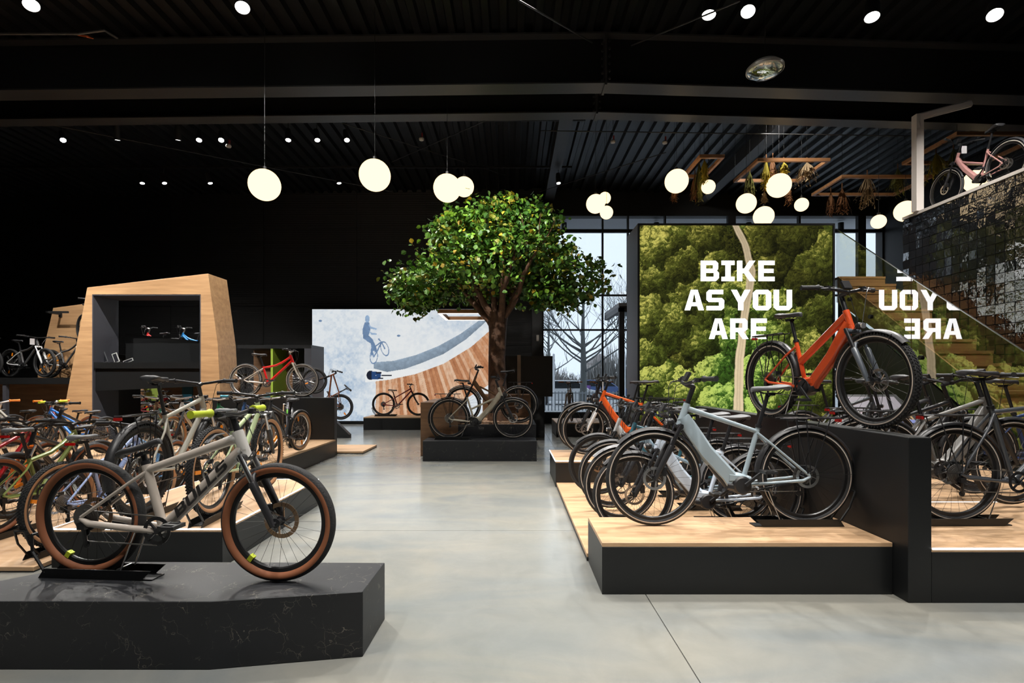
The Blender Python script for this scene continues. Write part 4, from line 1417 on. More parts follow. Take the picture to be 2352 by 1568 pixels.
def forest(gx, gz):
    # picture coordinates in the survey's units
    X = (PX0 + gx * (PX1 - PX0)) * 1176 / LBY + 1176
    Yp = 870 - (PZ0 + gz * (PZ1 - PZ0) - HC) * 1176 / LBY
    def sm(a, b, v):
        t = np.clip((v - a) / (b - a), 0, 1); return t * t * (3 - 2 * t)
    rs = np.random.RandomState(5)
    best = np.full(X.shape, -1e9); shade = np.zeros(X.shape); hue = np.zeros(X.shape); rim = np.ones(X.shape)
    cr = []
    for i in range(130):       # understorey
        cr.append((rs.uniform(1450, 1935), rs.uniform(500, 1060), rs.uniform(18, 34), rs.rand(), -18, rs.uniform(.35, .8)))
    big = [(1515, 565, 62, .25, .8), (1500, 640, 50, .3, .7), (1560, 610, 46, .2, .75), (1490, 730, 52, .35, .85), (1540, 745, 55, .4, .9), (1590, 680, 44, .25, .6), (1485, 815, 46, .5, .8), (1500, 880, 52, .75, 1.15), (1560, 905, 55, .8, 1.2), (1530, 960, 50, .8, 1.1), (1610, 790, 50, .3, .45), (1625, 730, 40, .3, .5), (1640, 850, 46, .85, 1.0), (1650, 920, 50, .95, 1.2), (1610, 1000, 50, .9, 1.1),
           (1620, 545, 44, .1, .5), (1650, 610, 42, .2, .5), (1670, 670, 36, .5, .8), (1760, 550, 50, .05, .35), (1830, 540, 56, .1, .4), (1890, 590, 56, .2, .55), (1780, 620, 46, .05, .3), (1850, 650, 52, .1, .35), (1795, 700, 40, .6, .95), (1830, 730, 40, .5, .8), (1890, 720, 50, .3, .5), (1870, 800, 52, .35, .55), (1770, 780, 46, .7, .8), (1750, 850, 44, .95, 1.2), (1790, 900, 46, .9, 1.15), (1750, 940, 40, .95, 1.25), (1840, 890, 46, .7, .8), (1900, 900, 46, .5, .6), (1690, 780, 34, .6, .8)]
    for (x, y, r, h, e) in big:
        cr.append((x, y, r, h, 10, e))
    wob = (fbm(X / 26, Yp / 26, 3, 5, .62) - .5) * 46
    wob2 = (fbm(X / 26, Yp / 26, 13, 5, .62) - .5) * 46
    for (x, y, r, h, lift, e) in cr:
        dx = X + wob - x; dy = Yp + wob2 - y
        d2 = (dx * dx + dy * dy) / (r * r)
        hgt = r * (1 - d2) + lift
        lit = e * np.clip(0.55 - 0.40 * dx / r - 0.60 * dy / r - 0.22 * d2, 0.13, 1.2)      # printed daylight from the upper left
        m = (hgt > best) & (d2 < 1.1)
        best = np.where(m, hgt, best); shade = np.where(m, lit, shade); hue = np.where(m, h, hue)
    gap = best < -1e8
    fine = fbm(X / 5.0, Yp / 5.0, 21, 4, .75); mid = fbm(X / 17, Yp / 17, 31, 4, .6)
    w1, ax, ay, av = worley((X + wob * .5) / 15.0, (Yp + wob2 * .5) / 12.0, 61)
    w2, cx2, cy2, cv = worley((X + wob) / 5.2, (Yp + wob2) / 4.2, 62)
    clump = np.clip(0.75 - 0.45 * ax - 0.6 * ay - 0.45 * w1 + 0.5 * (av - .5), 0.1, 1.3)
    leafy = np.clip(0.75 - 0.35 * cx2 - 0.5 * cy2 - 0.35 * w2 + 0.9 * (cv - .5), 0.05, 1.4)
    rx = np.interp(Yp, [517, 560, 620, 700, 760, 830, 940, 1060], [1690, 1712, 1728, 1716, 1706, 1700, 1697, 1694])
    v = shade * (0.35 + 0.75 * clump) * (0.35 + 0.8 * leafy) * (0.35 + 1.3 * fine) * (0.5 + mid)
    v = v + 0.30 * np.exp(-((X - rx - 6) / 34) ** 2) * leafy * fine
    v = np.where(gap, 0.22 * leafy * fine, v)
    v = v * (0.5 + 1.0 * fbm(X / 60, Yp / 60, 91, 2)) * (1 + 0.45 * sm(760, 900, Yp) * np.exp(-((X - rx) / 90) ** 2))
    v = np.clip(v * 1.2 - 0.01 + 0.02 * leafy, 0, 1)
    dark = lin((19, 20, 12)); mid1 = lin((92, 92, 36)); mid2 = lin((70, 108, 38)); br1 = lin((206, 190, 96)); br2 = lin((186, 212, 104))
    h = np.clip(hue * 0.55 + 0.7 * np.exp(-((X - rx) / 70) ** 2) * sm(600, 800, Yp) + 0.25 * (mid - .5), 0, 1)[..., None]
    m_ = mid1 * (1 - h) + mid2 * h; b_ = br1 * (1 - h) + br2 * h
    t = v[..., None]
    c = np.where(t < 0.38, dark + (m_ - dark) * (t / 0.38), m_ + (b_ - m_) * ((t - 0.38) / 0.62))
    # track
    hw = np.interp(Yp, [515, 620, 760, 940], [8, 10, 10, 12]) * (0.95 + 0.10 * fine)
    d = np.abs(X + (fbm(X / 30, Yp / 30, 55, 2) - .5) * 4 - rx)
    e = np.clip((hw - d) / 2.2, 0, 1)[..., None]
    sandv = (0.72 + 0.28 * sm(640, 800, Yp) + 0.16 * (fine - .5))[..., None]
    rut = (0.22 * np.exp(-((d - hw * .25) / 2.0) ** 2))[..., None]
    sand = lin((228, 206, 168)) * sandv * (1 - rut)
    return np.clip(c * (1 - e) + sand * e, 0, 1)

PRINT = print_mat('backlit_forest_print', 1.0)
print_sheet('forest_print', PX0, PX1, PZ0, PZ1, LBY + 0.02, 560, 530, forest, PRINT, lb)
LETTER = emat('backlit_white_print', (1.0, 1.0, 1.0), 3.0)
for word, xa, xb, yt, yb2 in (('BIKE', 1610, 1780, 598, 645), ('AS YOU', 1573, 1820, 665, 712), ('ARE', 1629, 1762, 731, 778)):
    lay, wd = text_layout(word, 0.48)
    sx = (xb - xa) / wd * LBY / 1176; sz = (yb2 - yt) / 4.0 * LBY / 1176
    X0 = (xa - 1176) * LBY / 1176; Z0 = HC + (870 - yb2) * LBY / 1176
    for ch, x, loops in lay:
        if not loops: continue
        L_ = [[(X0 + (x + q[0]) * sx, Z0 + q[1] * sz) for q in l] for l in loops]
        MB().prism(L_[0], LBY + 0.012, LBY + 0.017, 'Y', holes=L_[1:]).build('letter', LETTER, lb)

# --- skatepark lightbox
SY = 16.28
def sxx(px): return (px - 1176) * SY / 1176
SX0, SX1 = sxx(717), sxx(1131); SZ0, SZ1 = 0.10, HC + 160 * SY / 1176
sk = thing('lightbox', 'wide lightbox with skatepark picture and rider shadow on the back wall', 'lightbox')
MB().box((SX0 - 0.03, SY + 0.02, 0.03), (SX1 + 0.03, YB - 0.01, SZ1 + 0.03)).build('housing', BLACK_SOFT, sk)
SKZ0, SKZ1, SKX0, SKX1 = SZ0, SZ1, SX0, SX1

def skate(gx, gz):
    # picture units: zoomed survey frame 0..2274 x 0..1568
    px = 717 + gx * 414; pz = SZ0 + gz * (SZ1 - SZ0)
    py = 870 - (pz - HC) * 1176 / SY
    x = (px - 700) * 3.92; y = (py - 680) * 3.92
    f1 = fbm(x / 130, y / 130, 2, 5, .6); f2 = fbm(x / 30, y / 30, 9, 4, .65)
    pale = lin((236, 238, 238)); blue = lin((140, 172, 205)); cool = lin((205, 220, 233))
    den = np.clip(0.15 + 0.75 * np.exp(-((x - 300) / 330) ** 2) * (0.4 + 0.6 * np.clip((y - 200) / 700, 0, 1)) + 0.35 * np.exp(-((y - 200) / 160) ** 2) * np.exp(-((x - 1350) / 400) ** 2) + .35 * np.clip((y - 850) / 300, 0, 1), 0, 1)
    t = np.clip((f1 * 0.5 + f2 * 0.6 - 0.42) * 2.6, 0, 1) * den
    c = pale * (1 - (den * .6)[..., None]) + cool * (den * .6)[..., None]
    c = c * (1 - t[..., None]) + blue * t[..., None]
    def lay(mask, col):
        nonlocal c
        m = mask[..., None]
        c = np.where(m, col, c)
    white = lin((238, 240, 240)) * np.ones_like(c)
    # rim curve of the bowl
    up = np.interp(x, [620, 800, 1000, 1200, 1400, 1560, 1700], [595, 582, 530, 450, 340, 225, 110])
    lo = np.interp(x, [620, 740, 900, 1050, 1250, 1450, 1620, 1700], [650, 682, 655, 602, 520, 390, 240, 160])
    wl = np.interp(x, [540, 640, 760, 1000, 1250, 1500, 1700], [775, 765, 752, 700, 608, 455, 280])
    # timber deck
    cxr, cyr = 700.0, -900.0
    ang = np.arctan2(x - cxr, y - cyr)
    pl = np.floor(ang * 62); fr_ = ang * 62 - pl
    r1 = np.random.RandomState(4).rand(400)
    tone = r1[(pl.astype(int) % 400)] * 0.55 + 0.35 * f2 + 0.2 * fbm(x / 14, y / 60, 77, 3)
    wa, wb_, wc = lin((142, 82, 54)), lin((200, 142, 102)), lin((236, 206, 178))
    tt = np.clip(tone, 0, 1)[..., None]
    woodc = np.where(tt < 0.5, wa + (wb_ - wa) * tt / 0.5, wb_ + (wc - wb_) * (tt - 0.5) / 0.5)
    woodc = woodc * (1 - 0.35 * (fr_ < 0.08))[..., None]
    edge = np.interp(x, [1250, 1480, 1690], [1010, 905, 778])
    lay((y > wl) & (x > 640 + (f2 - .5) * 20) & ((x < 1250) | (y < edge)), woodc)
    lay((x > 545) & (y > np.maximum(lo, 655)) & (y < wl), white)
    conc = lin((150, 168, 186)) * (0.62 + 0.55 * f2)[..., None] * (1.12 - 0.35 * np.clip((y - up) / np.maximum(lo - up, 1), 0, 1))[..., None]
    lay((x > 620) & (y > up) & (y < lo), conc)
    # shadow of the rider
    sh = lin((150, 176, 206)) * (0.75 + 0.5 * f2)[..., None]; sh2 = lin((112, 138, 172)) * (0.8 + 0.4 * f2)[..., None]
    lay(((x - 563) / 21) ** 2 + ((y - 205) / 34) ** 2 < 1, sh)
    lay(in_poly(x, y, [(540, 235), (580, 235), (592, 300), (575, 350), (560, 400), (525, 380), (520, 300)]), sh2)
    lay(in_poly(x, y, [(570, 250), (600, 275), (650, 290), (645, 302), (590, 292)]), sh)
    lay(in_poly(x, y, [(575, 310), (605, 330), (650, 335), (648, 346), (600, 345)]), sh)
    lay(in_poly(x, y, [(525, 370), (570, 350), (610, 385), (640, 450), (655, 500), (630, 505), (600, 430), (560, 405)]), sh2)
    lay(in_poly(x, y, [(590, 400), (612, 400), (620, 470), (605, 540), (590, 520), (600, 460)]), sh2)
    for (ex, ey, ea, eb, rot) in ((622, 545, 34, 62, 0.12), (720, 472, 34, 66, -0.3)):
        dx = (x - ex) * math.cos(rot) + (y - ey) * math.sin(rot); dy = -(x - ex) * math.sin(rot) + (y - ey) * math.cos(rot)
        d = np.sqrt((dx / ea) ** 2 + (dy / eb) ** 2)
        lay((d > 0.88) & (d < 1.06), sh2)
    for a, b_ in (((622, 545), (655, 490)), ((655, 490), (690, 410)), ((690, 410), (720, 472)), ((622, 545), (600, 480)), ((600, 480), (690, 410)), ((655, 490), (600, 480)), ((680, 400), (665, 385))):
        vx, vy = b_[0] - a[0], b_[1] - a[1]; l2 = vx * vx + vy * vy
        tq = np.clip(((x - a[0]) * vx + (y - a[1]) * vy) / l2, 0, 1)
        lay((x - a[0] - tq * vx) ** 2 + (y - a[1] - tq * vy) ** 2 < 30, sh2)
    # rider seen from above
    navy = lin((34, 38, 52)) * np.ones_like(c); bl = lin((46, 74, 120)) * np.ones_like(c)
    lay(((x - 592) / 36) ** 2 + ((y - 712) / 42) ** 2 < 1, navy)
    lay(in_poly(x, y, [(600, 675), (650, 680), (690, 690), (680, 745), (630, 750), (600, 750)]) & (f2 > .42), bl)
    lay((np.abs(y - 713) < 5) & (x > 690) & (x < 785), navy)
    lay((np.abs(y - 690) < 7) & (x > 640) & (x < 690), navy)
    lay((np.abs(y - 740) < 6) & (x > 660) & (x < 705), navy)
    for (ex, ey) in ((140, 222), (845, 356)):
        lay(((x - ex) / 16) ** 2 + ((y - ey) / 9) ** 2 < 1, sh2)
    return np.clip(c, 0, 1)

print_sheet('skatepark_print', SX0, SX1, SZ0, SZ1, SY, 420, 270, skate, print_mat('backlit_skate_print', 0.92), sk)

# ------------------------------------------------------------------ tree in the hall
TX, TY = -0.30, 10.75
tr = thing('indoor_tree', 'leafy artificial tree with broad green crown in the middle of the hall', 'tree', (TX, TY, 0.54))
BARK = mat('tree_bark', (0.115, 0.058, 0.032), 0.75, noise=0.35, nscale=14, bump=0.8, bscale=30)
tk = MB()
trunk_pts = [(0.02, 0, 0), (0.0, 0, 0.5), (-0.02, 0, 1.3), (0.0, 0, 1.9), (0.0, 0, 2.3)]
tk.tube(trunk_pts, [0.24, 0.20, 0.175, 0.185, 0.22], 14)
tk.build('trunk', BARK, tr, 60)
br_ends = []
def limb(p0, d, length, r0, depth):
    pts = [Vector(p0)]; v = Vector(d).normalized(); rr = [r0]
    for i in range(4):
        v = (v + Vector((random.uniform(-.25, .25), random.uniform(-.25, .25), random.uniform(-.05, .18)))).normalized()
        pts.append(pts[-1] + v * length / 4); rr.append(r0 * (1 - 0.16 * (i + 1)))
    MB().tube(pts, rr, 8 if depth == 0 else 5).build('branch', BARK, tr, 60)
    br_ends.append(pts[-1])
    if depth < 1:
        for q in range(3):
            i = random.choice((2, 3, 4))
            limb(pts[i], v + Vector((random.uniform(-1, 1), random.uniform(-1, 1), random.uniform(-.1, .6))), length * 0.6, rr[i] * 0.6, depth + 1)
for i in range(9):
    a = 2 * PI * i / 9 + 0.3
    up_ = 0.55 if i % 3 else 1.4
    limb((0.10 * math.cos(a), 0.10 * math.sin(a), 1.95 + 0.1 * (i % 3)), (math.cos(a), math.sin(a), up_ + 0.6), 1.5 if i % 3 else 1.3, 0.085, 0)
LEAF = [mat('leaf_mid', (0.085, 0.20, 0.022), 0.45), mat('leaf_deep', (0.045, 0.13, 0.018), 0.45), mat('leaf_fresh', (0.18, 0.36, 0.03), 0.45), mat('leaf_olive', (0.19, 0.20, 0.02), 0.48), mat('leaf_yellow', (0.46, 0.31, 0.02), 0.48)]
def leaf_geo(size):
    w = size * 0.46
    return [(0, 0, 0), (size * .28, w * .85, .10 * size), (size * .65, w * .95, .08 * size), (size, 0, -.06 * size), (size * .65, -w * .95, .08 * size), (size * .28, -w * .85, .10 * size), (size * .5, 0, -.02 * size)]
LEAF_F = [(0, 6, 1), (1, 6, 2), (2, 6, 3), (3, 6, 4), (4, 6, 5), (5, 6, 0)]
# the crown is made of twig clusters: centres on a lumpy shell
CR = [((-1.45, 0, 3.50), (0.85, 1.1, 0.42)), ((1.45, 0, 3.50), (0.95, 1.1, 0.46)), ((-1.7, 0, 3.2), (0.5, .6, 0.30)), ((1.2, -.2, 3.2), (0.6, .6, 0.28)), ((0, 0.5, 3.55), (1.5, 1.4, 0.50)), ((-0.7, -.1, 3.95), (0.95, 1.1, 0.52)), ((0.75, -.1, 3.95), (0.95, 1.1, 0.52)), ((0.05, 0, 4.30), (1.30, 1.2, 0.70)), ((-0.80, 0, 4.50), (0.62, .8, 0.50)), ((0.80, 0, 4.65), (0.50, .7, 0.48)), ((-.1, 0, 4.75), (.9, .8, .45)), ((0.0, -0.9, 3.85), (1.5, .6, .5))]
def crown_point():
    c, r = random.choice(CR)
    while True:
        p = Vector((random.gauss(0, 1), random.gauss(0, 1), random.gauss(0, 1)))
        if p.length > 1e-3: break
    p.normalize(); q = random.uniform(0.55, 1.04)
    return Vector((c[0] + p.x * r[0] * q, c[1] + p.y * r[1] * q, c[2] - 0.54 + p.z * r[2] * q))
leaves = []
for i in range(1750):
    c = crown_point()
    for q in range(7):
        p = c + Vector((random.gauss(0, .10), random.gauss(0, .10), random.gauss(0, .09)))
        M = Matrix.Translation(p) @ Matrix.Rotation(random.uniform(0, 2 * PI), 4, 'Z') @ Matrix.Rotation(random.uniform(-0.2, 1.3), 4, 'Y') @ Matrix.Rotation(random.uniform(-.9, .9), 4, 'X')
        leaves.append((p.y, M, random.uniform(0.075, 0.125), random.choices(range(5), (38, 26, 18, 14, 4))[0]))
leaves.sort(key=lambda t: t[0])
protos = [MB().add(leaf_geo(0.125), LEAF_F).mesh('leaf', m) for m in LEAF]
for (_, M, s_, mi) in leaves[:300]:
    link('leaf', protos[mi], tr, M @ Matrix.Scale(s_ / 0.125, 4))
fo = MB()
for (_, M, s_, mi) in leaves[300:]:
    fo.add([M @ Vector(v) for v in leaf_geo(s_)], LEAF_F, mi)
tag(fo.build('foliage', LEAF, tr), kind='stuff')

# ------------------------------------------------------------------ lamps
def globe(px, py, Y, D, label):
    c = Vector(W(px, py, Y))
    r = thing('globe_pendant', label, 'pendant lamp', c, 0, 'opal globe pendants')
    MB().ellipsoid((0, 0, 0), (D / 2,) * 3, 32, 20).build('globe', GLOBE, r, 180)
    MB().tube([(0, 0, D / 2 - 0.01), (0, 0, D / 2 + 0.05)], 0.03, 10).build('cap', BLACK_SOFT, r, 40)
    MB().tube([(0, 0, D / 2 + 0.05), (0, 0, 7.59 + zslope(c.x) - c.z)], 0.004, 5).build('cord', BLACK_SOFT, r)
for px, py, m, D, lb_ in ((607.8, 424.7, 70, .5, 'large glowing globe pendant, leftmost in the hall'), (861, 402.5, 71, .5, 'large glowing globe pendant, second from the left'),
        (1027, 432, 63, .5, 'large globe pendant above the left side of the tree'), (1066, 429, 45, .4, 'smaller globe pendant just right of the one above the tree'),
        (1368, 468, 43, .4, 'largest globe of the cluster of three by the window'), (1389, 455, 27.5, .3, 'upper small globe of the cluster of three by the window'), (1393, 488, 30, .3, 'lower small globe of the cluster of three by the window'),
        (1554, 416, 53, .5, 'large globe pendant left of the first hanging plant frame'), (1627, 429, 31, .3, 'small globe pendant below the first hanging plant frame'),
        (1714, 467, 44, .4, 'globe pendant above the slogan, left of the hidden one'), (1754, 497, 45, .5, 'globe pendant half hidden behind the forest lightbox'),
        (1789, 426, 53, .5, 'large globe pendant under the middle plant frame'), (1841, 470, 30, .3, 'small globe pendant above the right end of the forest lightbox'),
        (2018, 509, 31, .3, 'small globe pendant above the tip of the tiled wall'), (2080, 485, 46, .45, 'globe pendant beside the white post of the gallery'),
        (2243, 415, 50, .5, 'globe pendant behind the rose bicycle on the gallery'), (978, 683, 46, .5, 'low globe pendant hidden behind the tree leaves')):
    globe(px, py, 1176 * D / m, D, lb_)

SPOT_MESH = {}
def spot(label, loc, aim, power=1.0, D=0.17, angle=70, light=True, visible_len=0.30):
    loc = Vector(loc); d = (Vector(aim) - loc).normalized()
    r = thing('ceiling_spotlight', label, 'spotlight', loc, 0, 'ceiling spotlights')
    q = Vector((0, 0, -1)).rotation_difference(d).to_matrix().to_4x4()
    key = D
    if key not in SPOT_MESH:
        h = MB().lathe([(D * .40, 0.30), (D * .40, 0.29), (D / 2, 0.20), (D / 2, 0.0), (D / 2 - .008, 0.0), (D / 2 - .008, 0.03), (0.0001, 0.03), (0.0001, 0.30)], 20, 'Z', closed=True)
        SPOT_MESH[key] = (h.mesh('housing', BLACK_SOFT, 40), MB().disc((0, 0, 0.012), D / 2 - .009, 'Z', 20, 0.012).mesh('lens', LENS))
    link('housing', SPOT_MESH[key][0], r, q); link('lens', SPOT_MESH[key][1], r, q)
    MB().tube([-d * 0.16, Vector((0, 0, 7.45 + zslope(loc.x) - loc.z))], 0.008, 5).build('bracket', BLACK_SOFT, r)
    if light:
        ld = bpy.data.lights.new('spot_beam', 'SPOT')
        ld.energy = SPOT_POWER * power; ld.spot_size = math.radians(angle); ld.spot_blend = 0.7
        ld.shadow_soft_size = D * 0.22; ld.color = (1.0, 0.965, 0.915)
        lo = link('spot_beam', ld, r, Matrix.Translation(d * 0.03) @ q)
        lo.visible_camera = True
    return r

ZS = 6.79
near = [(72, 12, (-3.6, 5.2, 0), 'far left'), (557, 18, (-2.0, 5.2, 0), 'above the beige bicycle'), (1628, 35, (2.0, 6.6, 0), 'pointing straight down above the slogan'), (1718, 27, (1.6, 4.6, 0), 'tilted towards the right platforms'), (2003, 40, (4.2, 6.0, 0), 'above the glass stairs'), (2285, 35, (4.0, 4.4, 0), 'at the right edge')]
for px, py, aim, w_ in near:
    Y = 1176 * (ZS - HC) / (870 - py)
    spot('near ceiling spotlight with bright lens, ' + w_, W(px, py, Y), aim, 1.0, 0.21)
names = ['first', 'second', 'third', 'fourth', 'fifth', 'sixth', 'seventh', 'eighth']
mid_ = [(145, (-6, 8, 0)), (270, (-9.4, 13.05, .9)), (409, (-8.2, 13.05, .9)), (457, (-5.2, 8, 0)), (508, (-4.4, 7.6, 0)), (662, (-4, 9.2, 0)), (729, (-2.6, 9.0, 0)), (797, (-1.6, 8.4, 0))]
for i, (px, aim) in enumerate(mid_):
    Y = 1176 * (ZS - HC) / 548
    spot('%s spotlight from the left in the middle row above the portal' % names[i], W(px, 322, Y), aim, 0.9, 0.13)
for i, (px, aim) in enumerate(((327, (-8.5, 12.8, 0)), (378, (-7.0, 13.0, 0)), (483, (-6, 13.5, 0)), (779, (-3.4, 13.5, .4)), (1283, (1.6, 12.5, 0)))):
    Y = 1176 * (ZS - HC) / 449
    spot('%s spotlight from the left in the far row' % names[i], W(px, 421, Y), aim, 0.8, 0.13)
above = [((-3.3, 1.0), (-1.8, 2.7, .4), 1.0, 'beige mountain bike'), ((-0.9, 0.6), (-1.3, 2.8, .4), .6, 'marble plinth'), ((1.4, 1.2), (1.7, 3.6, .4), 1.0, 'grey blue bicycle'),
         ((3.6, 1.6), (3.4, 3.7, .6), 1.5, 'dark bicycles'), ((0.2, 2.2), (0.3, 3.2, 0), .8, 'front floor'), ((-0.3, 5.6), (-0.4, 5.2, 0), 1.15, 'aisle floor'), ((0.2, 6.6), (0.0, 7.2, 0), .8, 'aisle by the tree'),
         ((-2.9, 5.8), (-2.9, 4.8, .3), 1.1, 'lit left platform'), ((-5.4, 4.2), (-5.0, 5.0, 0), 1.0, 'green bicycle'), ((2.2, 5.9), (1.6, 5.2, 0), 1.0, 'low right platform'), ((4.6, 5.4), (4.0, 4.2, .5), 1.4, 'right platform'),
         ((-7.4, 6.4), (-7.0, 8.2, .3), 1.0, 'children bicycles'), ((-4.6, 6.9), (-4.4, 7.8, .3), 1.0, 'long left platform'), ((1.0, 6.9), (1.4, 7.4, .3), .7, 'orange white bicycles'), ((-6.4, 7.0), (-6.9, 9.9, 2.2), 2.6, 'oak portal'), ((-3.4, 7.0), (-5.9, 10.2, 1.8), 1.6, 'portal side'), ((-9.4, 6.6), (-10.2, 11.2, 2.0), 2.2, 'far left shelf'), ((-0.8, 1.4), (-0.4, 2.2, 0), .45, 'front left floor'), ((2.6, 0.6), (1.8, 1.9, 0), .5, 'front right floor'), ((6.4, 5.6), (6.9, 8.4, 2.6), 1.5, 'oak stairs')]
for (x, y), aim, p, w_ in above:  # unseen spotlights added to light the displays and floor
    spot('added ceiling spotlight out of frame aimed at the ' + w_, (x, y, ZS), aim, p, 0.21)
# spotlights added to brighten the tree crown, gallery bicycle and hanging plants
spot('added unseen ceiling spotlight aimed at the tree crown from the front', (-0.9, 7.0, ZS), (-0.3, 10.2, 3.9), 2.2, 0.21, 50)
spot('added unseen ceiling spotlight aimed at the tree crown from the left', (-3.6, 6.6, ZS), (-1.0, 10.4, 3.7), 1.8, 0.21, 45)
spot('added unseen ceiling spotlight aimed at the gallery bicycle', (6.2, 6.4, ZS), (7.6, 8.4, 4.8), 0.8, 0.21, 50)
spot('added ceiling spotlight aimed at the hanging plants', (5.6, 10.45, 7.12), (6.6, 12.4, 5.6), 0.32, 0.13, 95)
for Y, lb_ in ((7.25, 'near'), (11.45, 'middle'), (14.0, 'far')):
    b = MB().box((XL + 2, Y - 0.02, 7.2), (XRIDGE, Y + 0.02, 7.25)).build('lighting_track', BLACK_SOFT)
    tag(b, 'thin black lighting track along the %s spotlight row' % lb_, 'light track')
# unlit reflector lamp hanging below the front beam
ul = thing('reflector_lamp', 'round unlit glass reflector lamp hanging before the front beam', 'lamp', W(1757, 164, 8.0))
MB().lathe([(0.26, 0.0), (0.275, 0.01), (0.275, 0.05), (0.20, 0.12), (0.0001, 0.14)], 32, 'Z', closed=False).build('housing', mat('lamp_rim', (0.42, 0.40, 0.36), 0.35, 0.3), ul, 40)
MB().lathe([(0.26, 0.005), (0.22, -0.035), (0.15, -0.06), (0.08, -0.075), (0.0001, -0.08)], 32, 'Z', closed=False).build('glass_dome', glass_mat('dome_glass', (0.8, 0.85, 0.8), 0.35), ul, 60)
MB().lathe([(0.245, 0.012), (0.18, 0.03), (0.10, 0.06), (0.0001, 0.09)], 24, 'Z', closed=False).build('reflector', mat('faceted_reflector', (0.6, 0.58, 0.5), 0.12, 0.9, bump=1.0, bscale=14), ul)
MB().tube([(0, 0, 0.13), (0, 0, 7.4 - ul.location.z)], 0.006, 5).build('cord', BLACK_SOFT, ul)

# timber ring lamp before the skatepark lightbox
rl = thing('ring_lamp', 'rectangular timber ring lamp with lit underside behind the tree', 'pendant lamp')
kr = 12.0 / 1176; x0r, x1r = (1005 - 1176) * kr, (1150 - 1176) * kr; zr = HC + 150 * kr; ya_, yb3 = 12.0, 13.45
for a, c in (((x0r, ya_), (x1r, ya_ + .09)), ((x0r, yb3 - .09), (x1r, yb3)), ((x0r, ya_ + .09), (x0r + .09, yb3 - .09)), ((x1r - .09, ya_ + .09), (x1r, yb3 - .09))):
    MB().box((a[0], a[1], zr + .012), (c[0], c[1], zr + .10)).build('timber_bar', FRAME_OAK, rl)
    MB().box((a[0] + .012, a[1] + .012, zr), (c[0] - .012, c[1] - .012, zr + .012)).build('light_strip', emat('ring_led', (1, .95, .88), 1.5), rl)
for x in (x0r + .05, x1r - .05):
    MB().tube([(x, ya_ + .05, zr + .1), (x, ya_ + .05, 7.4)], 0.004, 5).build('cord', BLACK_SOFT, rl)

# ------------------------------------------------------------------ hanging plant frames
DRY = [mat('dry_olive', (0.12, 0.12, 0.02), 0.8), mat('dry_brown', (0.20, 0.085, 0.03), 0.8), mat('dry_straw', (0.34, 0.24, 0.13), 0.8), mat('dry_yellow', (0.34, 0.27, 0.02), 0.8)]
DRYN = ['olive green', 'rust brown', 'straw coloured', 'yellow green']
def plant_frame(label, x0, x1, y0, y1, z):
    r = thing('hanging_frame', label, 'hanging frame', (0, 0, 0), 0, 'timber frames with dried plants')
    w = 0.06
    for a, c in (((x0, y0), (x1, y0 + w)), ((x0, y1 - w), (x1, y1)), ((x0, y0 + w), (x0 + w, y1 - w)), ((x1 - w, y0 + w), (x1, y1 - w))):
        MB().box((a[0], a[1], z), (c[0], c[1], z + 0.07)).build('timber_bar', FRAME_OAK, r)
    for x in (x0 + .03, x1 - .03):
        for y in (y0 + .03, y1 - .03):
            MB().tube([(x, y, z + .07), (x, y, 7.4 + zslope(x))], 0.003, 4).build('cord', BLACK_SOFT, r)
plant_frame('small timber frame with dried plants left of the others', 3.93, 4.46, 10.73, 11.85, 6.07)
plant_frame('large timber frame with dried plants above the slogan', 5.23, 6.78, 10.9, 12.1, 6.07)
plant_frame('timber frame with dried plants beside the gallery post', 7.6, 9.7, 11.8, 13.0, 6.07)
plant_frame('timber frame with dried plants above the gallery', 8.6, 10.4, 9.9, 11.3, 6.15)
def bunch(px, py_top, py_bot, Y, ci, width, where):
    top = Vector(W(px, py_top, Y)); ln = (py_bot - py_top) * Y / 1176
    b = MB()
    for i in range(46):
        a = random.uniform(0, 2 * PI); sp = random.uniform(0.1, 1) * width
        e = Vector((math.cos(a) * sp, math.sin(a) * sp, -ln * random.uniform(0.6, 1.0)))
        m = e * 0.5 + Vector((random.uniform(-.03, .03), random.uniform(-.03, .03), 0.02))
        t = Vector((-math.sin(a), math.cos(a), 0)) * random.uniform(.008, .02)
        b.add([Vector((0, 0, 0)), m - t, e, m + t], [(0, 1, 2, 3)])
        for q in range(3):
            p = e * random.uniform(.5, 1); l2 = Vector((random.uniform(-.07, .07), random.uniform(-.07, .07), -random.uniform(.03, .09)))
            b.add([p, p + l2 * .5 + t, p + l2, p + l2 * .5 - t], [(0, 1, 2, 3)])
    o = b.build('leaves', DRY[ci])
    r = thing('dried_plant_bunch', '%s dried plant bunch hanging %s' % (DRYN[ci], where), 'plant', top, 0, 'dried plants hanging from timber frames')
    o.parent = r
    MB().tube([(0, 0, -0.02), (0, 0, 0.10)], 0.012, 5).build('stem', DRY[1], r)
    MB().tube([(0, 0, 0.10), (0, 0, 7.58 + zslope(top.x) - top.z)], 0.003, 4).build('cord', BLACK_SOFT, r)
